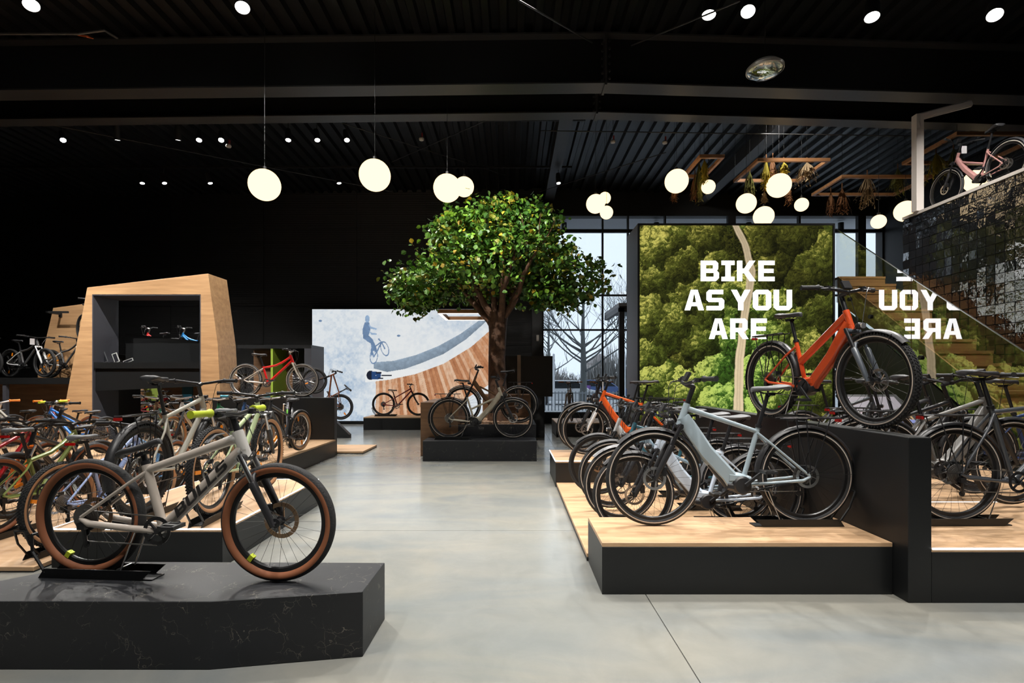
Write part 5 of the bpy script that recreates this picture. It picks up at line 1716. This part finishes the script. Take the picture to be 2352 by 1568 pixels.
for a in ((1606, 372, 470, 11.6, 0, .20, 'in the middle of the smallest frame'), (1618, 366, 420, 11.2, 3, .12, 'from the right rim of the smallest frame'), (1596, 400, 462, 11.7, 1, .16, 'at the back of the smallest frame'), (1549, 430, 462, 11.7, 1, .10, 'below the large globe left of the frames'),
          (1722, 392, 460, 11.9, 0, .18, 'at the left corner of the large frame'), (1760, 365, 440, 11.2, 3, .15, 'near the front left of the large frame'), (1775, 362, 420, 11.4, 1, .10, 'from the front bar of the large frame'), (1800, 372, 400, 11.1, 3, .12, 'above the globe under the large frame'), (1853, 372, 425, 11.2, 2, .32, 'at the right front of the large frame'), (1755, 440, 465, 11.9, 2, .07, 'low at the back of the large frame'), (1812, 430, 468, 12.0, 1, .08, 'behind the globe under the large frame'),
          (1908, 440, 495, 12.6, 1, .14, 'at the left end of the gallery frame'), (1934, 430, 495, 12.5, 1, .2, 'second in the gallery frame'), (1992, 400, 478, 12.2, 2, .3, 'in the middle of the gallery frame'), (2062, 385, 452, 12.1, 0, .3, 'left of the white gallery post'), (2150, 350, 420, 11.0, 3, .3, 'right of the white gallery post'), (2190, 340, 400, 10.8, 0, .3, 'behind the rose bicycle handlebar')):
    bunch(*a)

# bracing rods below the roof
for i, (a, c, lb_) in enumerate(((W(110, 285, 11), W(900, 440, 15), 'long thin bracing rod above the portal'), (W(740, 268, 11), W(1160, 402, 15), 'thin bracing rod above the tree'), (W(1150, 262, 10.6), W(900, 372, 14), 'crossing thin bracing rod above the tree'), (W(1190, 0, 6.4), W(1360, 98, 8.9), 'thin rod running to the ridge joint from the left'), (W(1700, 2, 6.8), W(1450, 105, 8.9), 'thin rod running to the ridge joint from the right'), (W(1530, 350, 12), W(1240, 440, 15.5), 'thin rod under the ribbed deck by the window'), (W(1240, 300, 11), W(2090, 312, 11), 'thin cable rail below the ribbed deck'))):
    tag(MB().tube([a, c], 0.012, 6).build('bracing_rod', BEAM), lb_, 'rod')
# cameras / detectors with red strap
for i, (px, py, Y, lb_) in enumerate(((968, 322, 11.6, 'left of the others above the tree'), (1408, 328, 11.8, 'left one below the ribbed deck'), (1527, 330, 11.8, 'right one below the ribbed deck'), (525, 338, 11.4, 'beside the middle spotlight row'))):
    r = thing('ceiling_sensor', 'small pale sensor with red tag, ' + lb_, 'sensor', W(px, py, Y))
    MB().lathe([(0.0001, 0), (0.05, 0), (0.06, 0.03), (0.045, 0.06), (0.0001, 0.06)], 12, 'Z', closed=False).build('body', mat('ivory_plastic2', (0.5, 0.45, 0.42), 0.5), r, 40)
    MB().box((0.0, -0.02, 0.05), (0.03, 0.02, 0.16)).build('red_tag', mat('red_tag', (0.35, 0.03, 0.03), 0.6), r)
    MB().tube([(0, 0, 0.06), (0, 0, 7.4 - r.location.z)], 0.004, 4).build('cord', BLACK_SOFT, r)
tag(MB().tube([W(0, 78, 8.6), W(180, 78, 8.6), W(240, 70, 8.7), W(270, 88, 8.9)], 0.02, 6).build('pipe_run', mat('pipe_grey', (0.12, 0.11, 0.10), 0.5)), 'bent grey conduit under the roof at the top left', 'conduit')
tag(MB().tube([W(178, 80, 8.65), W(200, 84, 8.65), W(215, 89, 8.7)], [0.012, 0.02, 0.008], 6).build('cable_marker', mat('orange_cable', (0.55, 0.10, 0.02), 0.5)), 'orange cable end beside the conduit', 'cable')

# ------------------------------------------------------------------ outside the glazing
GRAVEL = mat('asphalt', (0.42, 0.43, 0.44), 0.9, noise=0.2, nscale=3)
tag(MB().box((-60, YB + 0.5, -0.25), (120, 120, -0.05)).build('floor_outside', GRAVEL), 'grey car park ground outside the glazing', None, kind='structure')
cano = thing('canopy', 'grey entrance canopy soffit outside the glazing', 'canopy')
MB().box((0.2, YB + 0.4, 6.74), (14, 18.25, 7.0)).build('soffit', mat('soffit_grey', (0.42, 0.43, 0.46), 0.6), cano)
for i in range(4):
    MB().tube([(1.75 + i * 3.1, 17.2, 6.68), (1.75 + i * 3.1, 17.2, 6.40)], 0.09, 12).build('downlight', BLACK_SOFT, cano)
    MB().disc((1.75 + i * 3.1, 17.2, 6.395), 0.07, 'Z', 12, 0.01).build('lens', emat('warm_downlight', (1, .8, .6), 2.5), cano)
BARE = mat('bare_bark', (0.12, 0.13, 0.13), 0.9)
def bare_tree(label, x, y, h, r0, seed):
    rs = random.Random(seed)
    r = thing('bare_tree', label, 'tree', (x, y, -0.05))
    tkm = MB(); tkm.tube([(0, 0, 0), (0.03, 0, h * .3), (-0.02, 0, h * .6), (0.05, 0, h)], [r0, r0 * .8, r0 * .5, r0 * .12], 8)
    tkm.build('trunk', BARE, r, 60)
    cw = MB()
    def rec(p, d, ln, rr, dep):
        pts = [p]; v = d.normalized()
        for i in range(4):
            v = (v + Vector((rs.uniform(-.22, .22), rs.uniform(-.22, .22), rs.uniform(-.02, .22)))).normalized()
            pts.append(pts[-1] + v * ln / 4)
        cw.tube(pts, [rr, rr * .8, rr * .65, rr * .5, rr * .3], 4 if dep else 6)
        if dep < 3:
            for q in range(3 if dep < 2 else 2):
                i = rs.choice((2, 3, 4))
                rec(pts[i], v + Vector((rs.uniform(-1, 1), rs.uniform(-1, 1), rs.uniform(-.3, .7))), ln * .62, rr * .5, dep + 1)
    for q in range(26):
        t = rs.uniform(.26, .97); a = rs.uniform(0, 6.28)
        rec(Vector((0, 0, h * t)), Vector((math.cos(a), math.sin(a), .45)), h * (1 - t) * .5 + h * .16, r0 * .32 * (1.15 - t), 0)
    cw.build('branches', BARE, r)
bare_tree('large bare winter tree seen through the left window', 3.75, 27, 6.6, 0.21, 3)
bare_tree('bare winter tree further right behind the lobby', 8.9, 34, 7.0, 0.24, 8)
bare_tree('thin bare tree at the left edge of the window', 3.3, 46, 7.5, 0.22, 12)
# distant hedge
hd = MB()
for i in range(7000):
    x = random.uniform(0, 34); y = 56 + random.uniform(-3, 3); h = random.uniform(1.5, 5.2) * (0.75 + 0.35 * math.sin(x * .7)); t = random.uniform(-.5, .5)
    w = random.uniform(.02, .06); z0 = random.uniform(-.2, h * .6)
    hd.add([(x - w, y, z0), (x + w, y + .05, z0), (x + t + w * .4, y + .05, z0 + h * .5), (x + t - w * .4, y, z0 + h * .5)], [(0, 1, 2, 3)])
tag(hd.build('hedge', mat('winter_hedge', (0.24, 0.235, 0.225), 1.0)), 'dull brown winter hedge far outside the window', 'hedge', kind='stuff')
bd = thing('building', 'pale distant building outside the window', 'building', (12.4, 72, 0))
MB().box((-2, 0, 0), (2, 4, 3.6)).build('wall', mat('plaster', (0.62, 0.56, 0.53), .8), bd)
MB().prism([(-2.2, 3.6), (2.2, 3.6), (0, 5.0)], -.3, 4.3, 'Y').build('roof', mat('roof_grey', (0.42, 0.38, 0.37), .8), bd)
for i in range(4):
    MB().box((-1.8 + i * 0.95, -0.03, 1.8), (-1.3 + i * 0.95, 0.0, 2.9)).build('window', mat('far_window', (0.1, 0.12, 0.15), .2), bd)
fe = thing('fence', 'grey upright bar fence outside the left window', 'fence', (0, 0, 0))
for i in range(24):
    x = 1.2 + i * 0.16
    MB().box((x, 24.0, -0.05), (x + 0.05, 24.04, 0.85)).build('bar', mat('fence_grey', (0.30, 0.33, 0.36), .6), fe)
MB().box((1.1, 23.98, 0.75), (5.1, 24.06, 0.80)).build('rail', MATS['fence_grey'], fe)
def car(label, x, y, c):
    r = thing('parked_car', label, 'car', (x, y, -0.05))
    MB().prism([(-2.1, .25), (2.1, .25), (2.1, .75), (1.3, .9), (.6, 1.4), (-1.2, 1.42), (-1.9, .95), (-2.1, .85)], -.85, .85, 'Y').build('body', paint('car_%d' % int(x * 10), c), r, bevel=.04)
    MB().prism([(.55, 1.35), (1.15, .95), (-1.7, .95), (-1.15, 1.36)], -.86, .86, 'Y').build('windows', mat('car_glass', (.03, .035, .04), .1), r)
    for sx in (-1.3, 1.3):
        for sy in (-.8, .8):
            MB().disc((sx, sy, .3), .3, 'Y', 16, .18).build('wheel', RUBBER, r)
car('white car parked outside the left window', 3.1, 30, (.7, .72, .75))
car('blue car parked outside behind the bare tree', 6.4, 38, (.08, .13, .3))
car('silver car parked outside near the lobby', 11.2, 36, (.5, .52, .55))
tag(MB().tube([(2.2, 27, -0.05), (2.2, 27, 2.75)], 0.06, 8).build('flag_pole', mat('pole_white', (.75, .77, .8), .5)), 'white pole outside near the fence', 'pole')
tag(MB().tube([(6.6, 30, -0.05), (6.6, 30, 2.6)], 0.05, 8).build('flag_pole', MATS['pole_white']), 'white pole outside seen through the lobby', 'pole')
sg = thing('roadside_sign', 'purple sign board outside beyond the tree', 'sign', (4.0, 31, 0))
MB().box((-0.3, 0, 0.55), (0.75, 0.05, 1.05)).build('board', mat('purple', (.20, .09, .38), .6), sg)
MB().tube([(0.2, 0, -0.05), (0.2, 0, .55)], .03, 6).build('post', MATS['pole_white'], sg)

# ------------------------------------------------------------------ the bicycles on show
P = paint
SUSP = dict(suspension=True)
def dec(*ds, **kw):
    o = {}
    for d in ds: o.update(d)
    o.update(kw); return o
TREK = dict(frame='ebike', mudguards=True, rack=True, headlight=True, tyre='stripe', tw=0.048, suspension=True, chrome=False, stem=0.13, rise=0.04, sweep=0.09, display=True, saddle_h=0.72, seat_tube=0.44, head=0.15, kickstand=True, reach=0.06, cover=True, crank=-40, wide=True)
CITY = dec(TREK, frame='low', sweep=0.12)
MTB_ = dict(frame='mtb', suspension=True, tw=0.056, seat_tube=0.38, saddle_h=0.62, bar_w=0.72, stem=0.04)
KID = dict(frame='curve', tw=0.045, seat_tube=0.30, saddle_h=0.50, bar_w=0.52, stem=0.05, silver=True, disc=False, reflectors=True, a2c=0.05, bar_metal=STEEL, stem_metal=STEEL, crank_metal=STEEL)

# --- foreground hero: beige hardtail on marble
hero = dec(MTB_, lift=0.010, paint=P('sand_beige', (0.50, 0.44, 0.385), 0.3), tyre='tan', tw=0.060, stay_k=1.5, seat_tube=0.37, saddle_h=0.455, saddle_k=0.88, saddle_tilt=-22, grips=LIME, disc_metal=BRONZE, film=True, lettering='BULLS', letter_paint=mat('letter_dark', (0.03, 0.028, 0.027), .4), valve_tag=True, fork_paint=PLASTIC_B, crank=20, head=0.125, stem=0.075, rise=0.02, sweep=0.03, reach=0.02, bar_w=0.62, dtr=0.033, tube_k=1.3, disc_k=1.15)
bike('mountain_bike', 'sand beige mountain bike with tan tyres and lime grips in the foreground', (-2.354, 2.86, 0.348), -4.2, 1.085, 0.321, hero, 2)
stand('black bike stand under the beige mountain bike', (-2.354, 2.86, 0.337), -4.2, 0.321, 'bike stands')

# --- right front: grey blue trekking e-bike
GB = P('grey_blue', (0.33, 0.40, 0.44), 0.3)
bike('trekking_bike', 'grey blue trekking bicycle side-on on the front right platform', (2.19, 3.82, 0.358), 180.5, 1.135, 0.355, dec(TREK, lift=0.012, paint=GB, dt=0.12, saddle=SADDLE_G, seat_tube=0.42, saddle_h=0.70), 2)
stand('black bike stand under the grey blue trekking bicycle', (2.19, 3.82, 0.347), 180.5, 0.355, 'bike stands')
LB = P('pale_lilac_blue', (0.50, 0.57, 0.66), 0.28)
for (x, y, S, lb_, R_) in ((2.16, 4.44, dec(TREK, paint=LB, dt=0.115, saddle=SADDLE_G), 'pale lilac blue bicycle directly behind the grey blue one', .355),
                      (2.14, 4.86, dec(CITY, paint=P('smoke_blue', (0.22, 0.30, 0.36)), saddle=SADDLE_G, guard_paint=P('smoke_guard', (.2, .2, .21))), 'smoke blue low-step bicycle, third in the right row', .355),
                      (2.15, 5.40, dec(TREK, paint=P('petrol', (0.03, 0.11, 0.15))), 'petrol blue bicycle in the middle of the right row', .35),
                      (2.12, 6.0, dec(CITY, paint=P('silver_grey', (0.42, 0.42, 0.42)), tyre='black', tw=.04, disc_metal=BRONZE), 'silver grey low-step bicycle, last on the low right platform', .35)):
    bike('trekking_bike', lb_, (x, y, 0.085), 180 + random.uniform(-2, 2), 1.11, R_, S, 1, 'trekking bicycles in the right row')
    stand('black bike stand under the ' + lb_, (x, y, 0.062), 180, 0.355, 'bike stands')
bike('trekking_bike', 'orange and white bicycle on the lit right platform', (2.17, 7.2, 0.37), 180, 1.12, 0.355, dec(TREK, paint=P('signal_orange', (0.78, 0.12, 0.02)), fork_paint=P('white', (.7, .7, .7)), tag_paper=True, cover=False), 1, 'trekking bicycles in the right row')
bike('trekking_bike', 'black and orange bicycle behind the orange and white one', (2.14, 7.62, 0.37), 180, 1.12, 0.355, dec(TREK, paint=P('black_gloss', (0.02, 0.02, 0.022))), 1, 'trekking bicycles in the right row')
for y in (7.2, 7.62):
    stand('black stand on the lit right platform, %s one' % ('front' if y < 7.4 else 'rear'), (2.15, y, 0.352), 180, 0.355, 'bike stands')
bike('trekking_bike', 'black bicycle with blue tag before the forest lightbox', (3.05, 8.75, 0.02), 205, 1.12, 0.355, dec(TREK, paint=P('deep_blue', (0.03, 0.05, 0.14))), 1)
bike('trekking_bike', 'dark grey bicycle close to the lower left of the forest lightbox', (2.9, 9.35, 0.02), 195, 1.12, 0.355, dec(TREK, paint=P('anthracite', (0.06, 0.06, 0.065))), 1)

# --- orange red bike on the divider wall
bike('trekking_bike', 'orange red low-bar bicycle standing on the tall right divider', (2.455, 4.84, 1.075), -80, 1.115, 0.35, dec(TREK, frame='trapeze', paint=P('orange_red', (0.66, 0.085, 0.022), 0.25), fork_paint=P('steel_blue', (0.10, 0.115, 0.135)), tw=0.056, knobs=True, seat_tube=0.40, saddle_h=0.64, cover=False, dt=0.105, guard_paint=PLASTIC_B, bar_w=0.64, headlight=True), 2)
stand('black bike stand under the orange red bicycle', (2.5, 4.84, 1.06), -86, 0.35, 'bike stands')

# --- dark bikes on the right platform
BKM = P('gunmetal', (0.055, 0.06, 0.068), 0.3)
bike('trekking_bike', 'black trekking bicycle cut off at the right edge', (3.285, 3.81, 0.372), 1, 1.13, 0.36, dec(TREK, paint=BKM, frame='trek', saddle_h=0.80, seat_tube=0.55, display=True), 2)
bike('trekking_bike', 'gunmetal bicycle with thick grey battery tube at the right edge', (3.10, 4.28, 0.372), 3, 1.13, 0.36, dec(TREK, paint=P('warm_gunmetal', (0.16, 0.155, 0.145), 0.3), dt=0.12, cover=False, saddle_h=0.76), 1)
stand('black bike stand under the black trekking bicycle at the right edge', (3.285, 3.81, 0.355), 1, 0.36, 'bike stands')
for i, (x, y, c, lb_) in enumerate(((3.25, 4.80, 'black_gloss', 'black bicycle behind the divider, third from the right platform edge'), (3.5, 5.3, 'anthracite', 'anthracite bicycle behind the divider under the stairs'), (3.3, 5.85, 'gunmetal', 'gunmetal bicycle furthest back behind the divider'), (4.6, 5.05, 'deep_blue', 'deep blue bicycle below the black stair side'))):
    bike('trekking_bike', lb_, (x, y, 0.35), random.uniform(-4, 8), 1.12, 0.355, dec(TREK, paint=MATS['paint_' + c], saddle_h=.76), 1, 'dark bicycles behind the divider')

# --- gallery
bike('city_bike', 'rose pink low-step bicycle on the upper gallery', (7.66, 7.93, 4.42), 90, 1.10, 0.35, dec(CITY, paint=P('rose', (0.42, 0.215, 0.20), 0.25), tag_paper=True, rack=False), 1)

# --- centre by the tree
bike('city_bike', 'cream low-step bicycle on the marble plinth before the tree', (-1.122, 9.15, 0.372), 0, 1.14, 0.36, dec(CITY, paint=P('cream', (0.40, 0.36, 0.28), 0.35), dt=0.095, cover=False), 2)
stand('black bike stand under the cream low-step bicycle', (-1.122, 9.15, 0.357), 0, 0.36, 'bike stands')
bike('city_bike', 'brown low-step bicycle facing left beside the tree trunk', (0.13, 9.85, 0.585), 180, 1.08, 0.355, dec(CITY, paint=P('bronze_brown', (0.10, 0.05, 0.022), 0.35), cover=False), 1)
bike('kids_bike', 'dark red youth bicycle on the platform before the skatepark lightbox', (-3.70, 14.75, 0.375), 0, 1.0, 0.335, dec(KID, frame='mtb', paint=P('dark_red', (0.22, 0.02, 0.02)), silver=False, reflectors=False), 1)
stand('black bike stand under the dark red youth bicycle', (-3.70, 14.75, 0.362), 0, 0.335, 'bike stands')
platform('small oak platform by the window under two city bicycles', 1.1, 2.9, 12.7, 14.15, 0.35, OAK)
for i, (x, c, lb_) in enumerate(((1.50, (0.45, 0.36, 0.28), 'cream bicycle seen from the front before the left window'), (2.25, (0.35, 0.17, 0.06), 'bronze bicycle seen from the front before the window post'))):
    bike('city_bike', lb_, (x, 13.95, 0.365), -90 + i * 4, 1.05, 0.34, dec(frame='trek', paint=P('city_%d' % i, c), grips=mat('brown_leather', (0.28, 0.09, 0.03), .6), saddle=MATS['brown_leather'] if 'brown_leather' in MATS else SADDLE_B, tyre='paletan', tw=.04, stem=.1, bar_w=.6, seat_tube=.5, saddle_h=.72), 1, 'city bicycles by the window')

# --- left front row
MTT = dec(MTB_, tyre='tan', saddle=SADDLE_G, saddle_refl=True)
bike('mountain_bike', 'olive green curved-frame bicycle at the left edge', (-4.48, 4.44, 0.075), 90, 1.03, 0.34, dec(MTT, frame='curve', paint=P('olive_green', (0.22, 0.27, 0.07)), saddle_h=.66, reflectors=True, saddle=SADDLE_G), 1)
bike('mountain_bike', 'periwinkle blue bicycle half hidden behind the beige rear wheel', (-3.70, 4.19, 0.075), 88, 1.03, 0.34, dec(MTT, frame='curve', paint=P('periwinkle', (0.33, 0.43, 0.72)), tyre='paletan', knobs=True, mudguards='clip', guard_paint=mat('grey_plastic', (.26, .27, .29), .45), reflectors=True), 2)
bike('trekking_bike', 'champagne diamond-frame bicycle with black mudguards on the lit left platform', (-2.97, 4.10, 0.345), 92, 1.10, 0.365, dec(MTB_, frame='trek', paint=P('champagne', (0.42, 0.40, 0.34)), mudguards=True, rack=True, saddle_h=.80, seat_tube=.50, knobs=True, reflectors=True, stem=.1, bar_w=.70, head=.16), 2)
bike('mountain_bike', 'pale green bicycle with tan tyres at the corner of the lit left platform', (-2.42, 4.14, 0.345), 93, 1.05, 0.35, dec(MTT, paint=P('pale_green', (0.46, 0.56, 0.30)), tyre='paletan', knobs=True, mudguards='clip', guard_paint=mat('grey_plastic', (.26, .27, .29), .45), reflectors=True, saddle_refl=False, saddle_h=.55), 2)
for (x, y, z, h, w_) in ((-4.48, 4.44, .042, 90, 'olive green bicycle'), (-3.70, 4.19, .042, 88, 'periwinkle blue bicycle'), (-2.97, 4.10, .302, 92, 'champagne bicycle'), (-2.42, 4.14, .302, 93, 'pale green bicycle')):
    stand('black bike stand under the ' + w_, (x, y, z), h, 0.34, 'bike stands')
bike('mountain_bike', 'crimson red bicycle at the far left edge', (-5.25, 4.75, 0.06), 90, 1.03, 0.34, dec(MTT, paint=P('crimson', (0.42, 0.012, 0.015)), saddle_h=.6), 1)
bike('mountain_bike', 'white bicycle behind the olive green one', (-5.95, 5.0, 0.06), 88, 1.03, 0.34, dec(MTT, paint=P('bright_white', (0.72, 0.70, 0.66)), saddle_h=.62), 1)
bike('mountain_bike', 'black bicycle with orange fork facing the camera at left', (-4.97, 6.15, 0.045), -92, 1.03, 0.33, dec(MTB_, paint=P('black_gloss', (.02, .02, .022)), fork_paint=P('fork_orange', (0.85, 0.17, 0.02)), saddle_h=.6), 1)
bike('mountain_bike', 'sky blue bicycle facing the camera between the left platforms', (-4.05, 6.15, 0.045), -86, 1.0, 0.33, dec(MTT, paint=P('sky_blue', (0.16, 0.36, 0.66)), saddle_h=.55, reflectors=True), 1)

# --- left second row, facing the camera
rows = [(-3.32, 8.02, -97, 'silver fork bicycle with pale tan tyre at the platform corner', (0.05, 0.05, 0.055), dict(tyre='paletan', fork_paint=P('silver_fork', (.5, .5, .5)), mudguards=True, R=.31)),
        (-3.80, 8.10, -92, 'navy bicycle second from the platform corner', (0.05, 0.12, 0.30), dict(R=.31, grips=P('cyan_grip', (.05, .35, .5)))),
        (-4.25, 8.15, -88, 'emerald green bicycle in the middle of the second left row', (0.02, 0.22, 0.09), dict(R=.30)),
        (-4.72, 8.12, -91, 'white bicycle in the second left row', (0.62, 0.60, 0.57), dict(R=.31, tyre='paletan')),
        (-5.15, 8.2, -90, 'brown bicycle at the left end of the second row', (0.16, 0.09, 0.05), dict(R=.31))]
for x, y, h, lb_, c, o in rows:
    o = dict(o); R_ = o.pop('R')
    bike('youth_bike', lb_, (x, y, 0.315), h, 1.0, R_, dec(MTB_, dict(reflectors=True, silver=True, saddle_h=.6, bar_metal=STEEL, crank_metal=STEEL), o, paint=P('row_%d' % int(-x * 100), c)), 1, 'youth bicycles in the second left row')
bike('youth_bike', 'dark grey bicycle with lime bottle standing before the tall left divider', (-3.72, 8.62, 0.315), 118, 0.95, 0.31, dec(MTB_, paint=P('slate', (.05, .055, .07)), bottle=mat('lime_bottle', (.12, .5, .03), .4), saddle_h=.6, mudguards=True, reflectors=True, silver=True), 1)
stand('black bike stand before the tall left divider', (-3.72, 8.62, 0.302), 118, 0.31, 'bike stands')

# --- children's bikes
OG = mat('orange_grip', (0.85, 0.22, 0.02), .5)
kids = [(-6.75, 8.25, 181, .85, .27, 'royal blue children bicycle with lime grips before the oak portal', (0.02, 0.17, 0.62), LIME, 'mtb', 'tan'),
        (-6.95, 7.55, 172, .92, .28, 'warm grey children bicycle with orange grips at the left', (0.36, 0.33, 0.28), OG, 'curve', 'paletan'),
        (-7.6, 8.75, 150, .85, .26, 'coral red children bicycle behind the warm grey one', (0.62, 0.10, 0.05), OG, 'step', 'black'),
        (-6.15, 7.75, -95, .90, .28, 'black children bicycle with orange reflectors beside the blue one', (0.03, 0.03, 0.035), RUBBER_S, 'mtb', 'black'),
        (-5.75, 8.65, -70, .85, .26, 'teal green children bicycle below the portal corner', (0.01, 0.25, 0.17), RUBBER_S, 'mtb', 'black'),
        (-8.2, 7.7, 165, .85, .26, 'orange children bicycle at the left frame edge', (0.75, 0.18, 0.03), OG, 'mtb', 'black'),
        (-8.3, 8.5, -100, .85, .27, 'silver children bicycle at the far left', (0.5, 0.5, 0.5), OG, 'mtb', 'black'),
        (-6.3, 9.15, 0, .80, .25, 'graphite children bicycle close to the portal foot', (0.06, 0.06, 0.07), RUBBER_S, 'mtb', 'black')]
for x, y, h, wb_, R_, lb_, c, gr, fr_, ty in kids:
    bike('kids_bike', lb_, (x, y, 0.31), h, wb_, R_, dec(KID, frame=fr_, paint=P('kid_%d' % int(-x * 100), c), grips=gr, tyre=ty), 1, 'children bicycles on the left platform')

# --- red youth bike on the left divider
bike('youth_bike', 'red youth bicycle standing on the tall left divider', (-5.03, 9.675, 1.095), 0, 1.07, 0.315, dec(KID, paint=P('fire_red', (0.55, 0.012, 0.012)), fork_paint=P('putty', (.42, .38, .33)), stay_paint=P('putty', (.42, .38, .33)), reflectors=False, saddle_h=.56, seat_tube=.34, tyre='stripe', disc=False, head=.14, silver=True), 2)
# tilted brown bike by the lightbox
bike('mountain_bike', 'copper brown mountain bike tilted upwards beside the skatepark lightbox', (-4.41, 12.5, 0.53), 180, 0.90, 0.315, dec(MTB_, paint=P('copper', (0.20, 0.065, 0.03)), reflectors=True, rise=.02, suspension=False), 1, pitch=45)
rp = thing('bike_ramp', 'black inclined bike ramp behind the tall left divider', 'ramp')
MB().prism([(-3.95, 0.0), (-3.95, 0.08), (-5.05, 1.16), (-5.05, 0.0)], 12.42, 12.58, 'Y').build('wedge', BLACK, rp)
# far left shelf
for i, (xr, yr, lb_) in enumerate(((-10.97, 11.2, 'black and white mountain bike with a white tag on the far left shelf'), (-10.35, 11.5, 'black and white mountain bike on the far left shelf, half hidden by the oak portal'))):
    bike('mountain_bike', lb_, (xr, yr, 1.465), -14, 1.0, 0.315, dec(MTB_, frame='curve', paint=P('black_white', (0.10, 0.10, 0.105)), fork_paint=P('white', (.7, .7, .7)), stay_paint=P('white', (.7, .7, .7)), reflectors=True, tag_paper=(i == 0), saddle_h=.6), 1, 'bicycles on the far left shelf')
bike('mountain_bike', 'dark grey bicycle cut off on the far left shelf', (-12.15, 11.1, 1.465), -8, 1.0, 0.31, dec(MTB_, paint=P('slate', (.05, .055, .07)), stay_paint=P('white', (.7, .7, .7))), 1, 'bicycles on the far left shelf')
bike('mountain_bike', 'black bicycle hung on the oak screen bracket', (-9.57, 11.42, 2.28), -30, 0.98, 0.30, dec(MTB_, paint=P('black_gloss', (.02, .02, .022))), 1)
for xr, c, lb_, nm in ((-7.83, (0.50, 0.02, 0.02), 'small red children bicycle on the high plinth behind the portal', 'toy_red'), (-7.02, (0.02, 0.22, 0.55), 'small blue children bicycle on the high plinth behind the portal', 'toy_blue')):
    bike('kids_bike', lb_, (xr, 11.8, 1.98), 180, .72, .20, dec(KID, paint=P(nm, c), saddle_h=.52, stem=.1), 1)
for xr, c, lb_, nm in ((-10.15, (0.30, 0.03, 0.03), 'small dark red children bicycle left of the green panel', 'wine_red'), (-9.62, (0.36, 0.01, 0.02), 'small crimson children bicycle before the green panel', 'wine_crimson')):
    bike('kids_bike', lb_, (xr * 12.72 / 13.3, 12.72, 0.43), 12, .72, .23, dec(KID, paint=P(nm, c), saddle_h=.55, stem=.1, silver=False), 1)
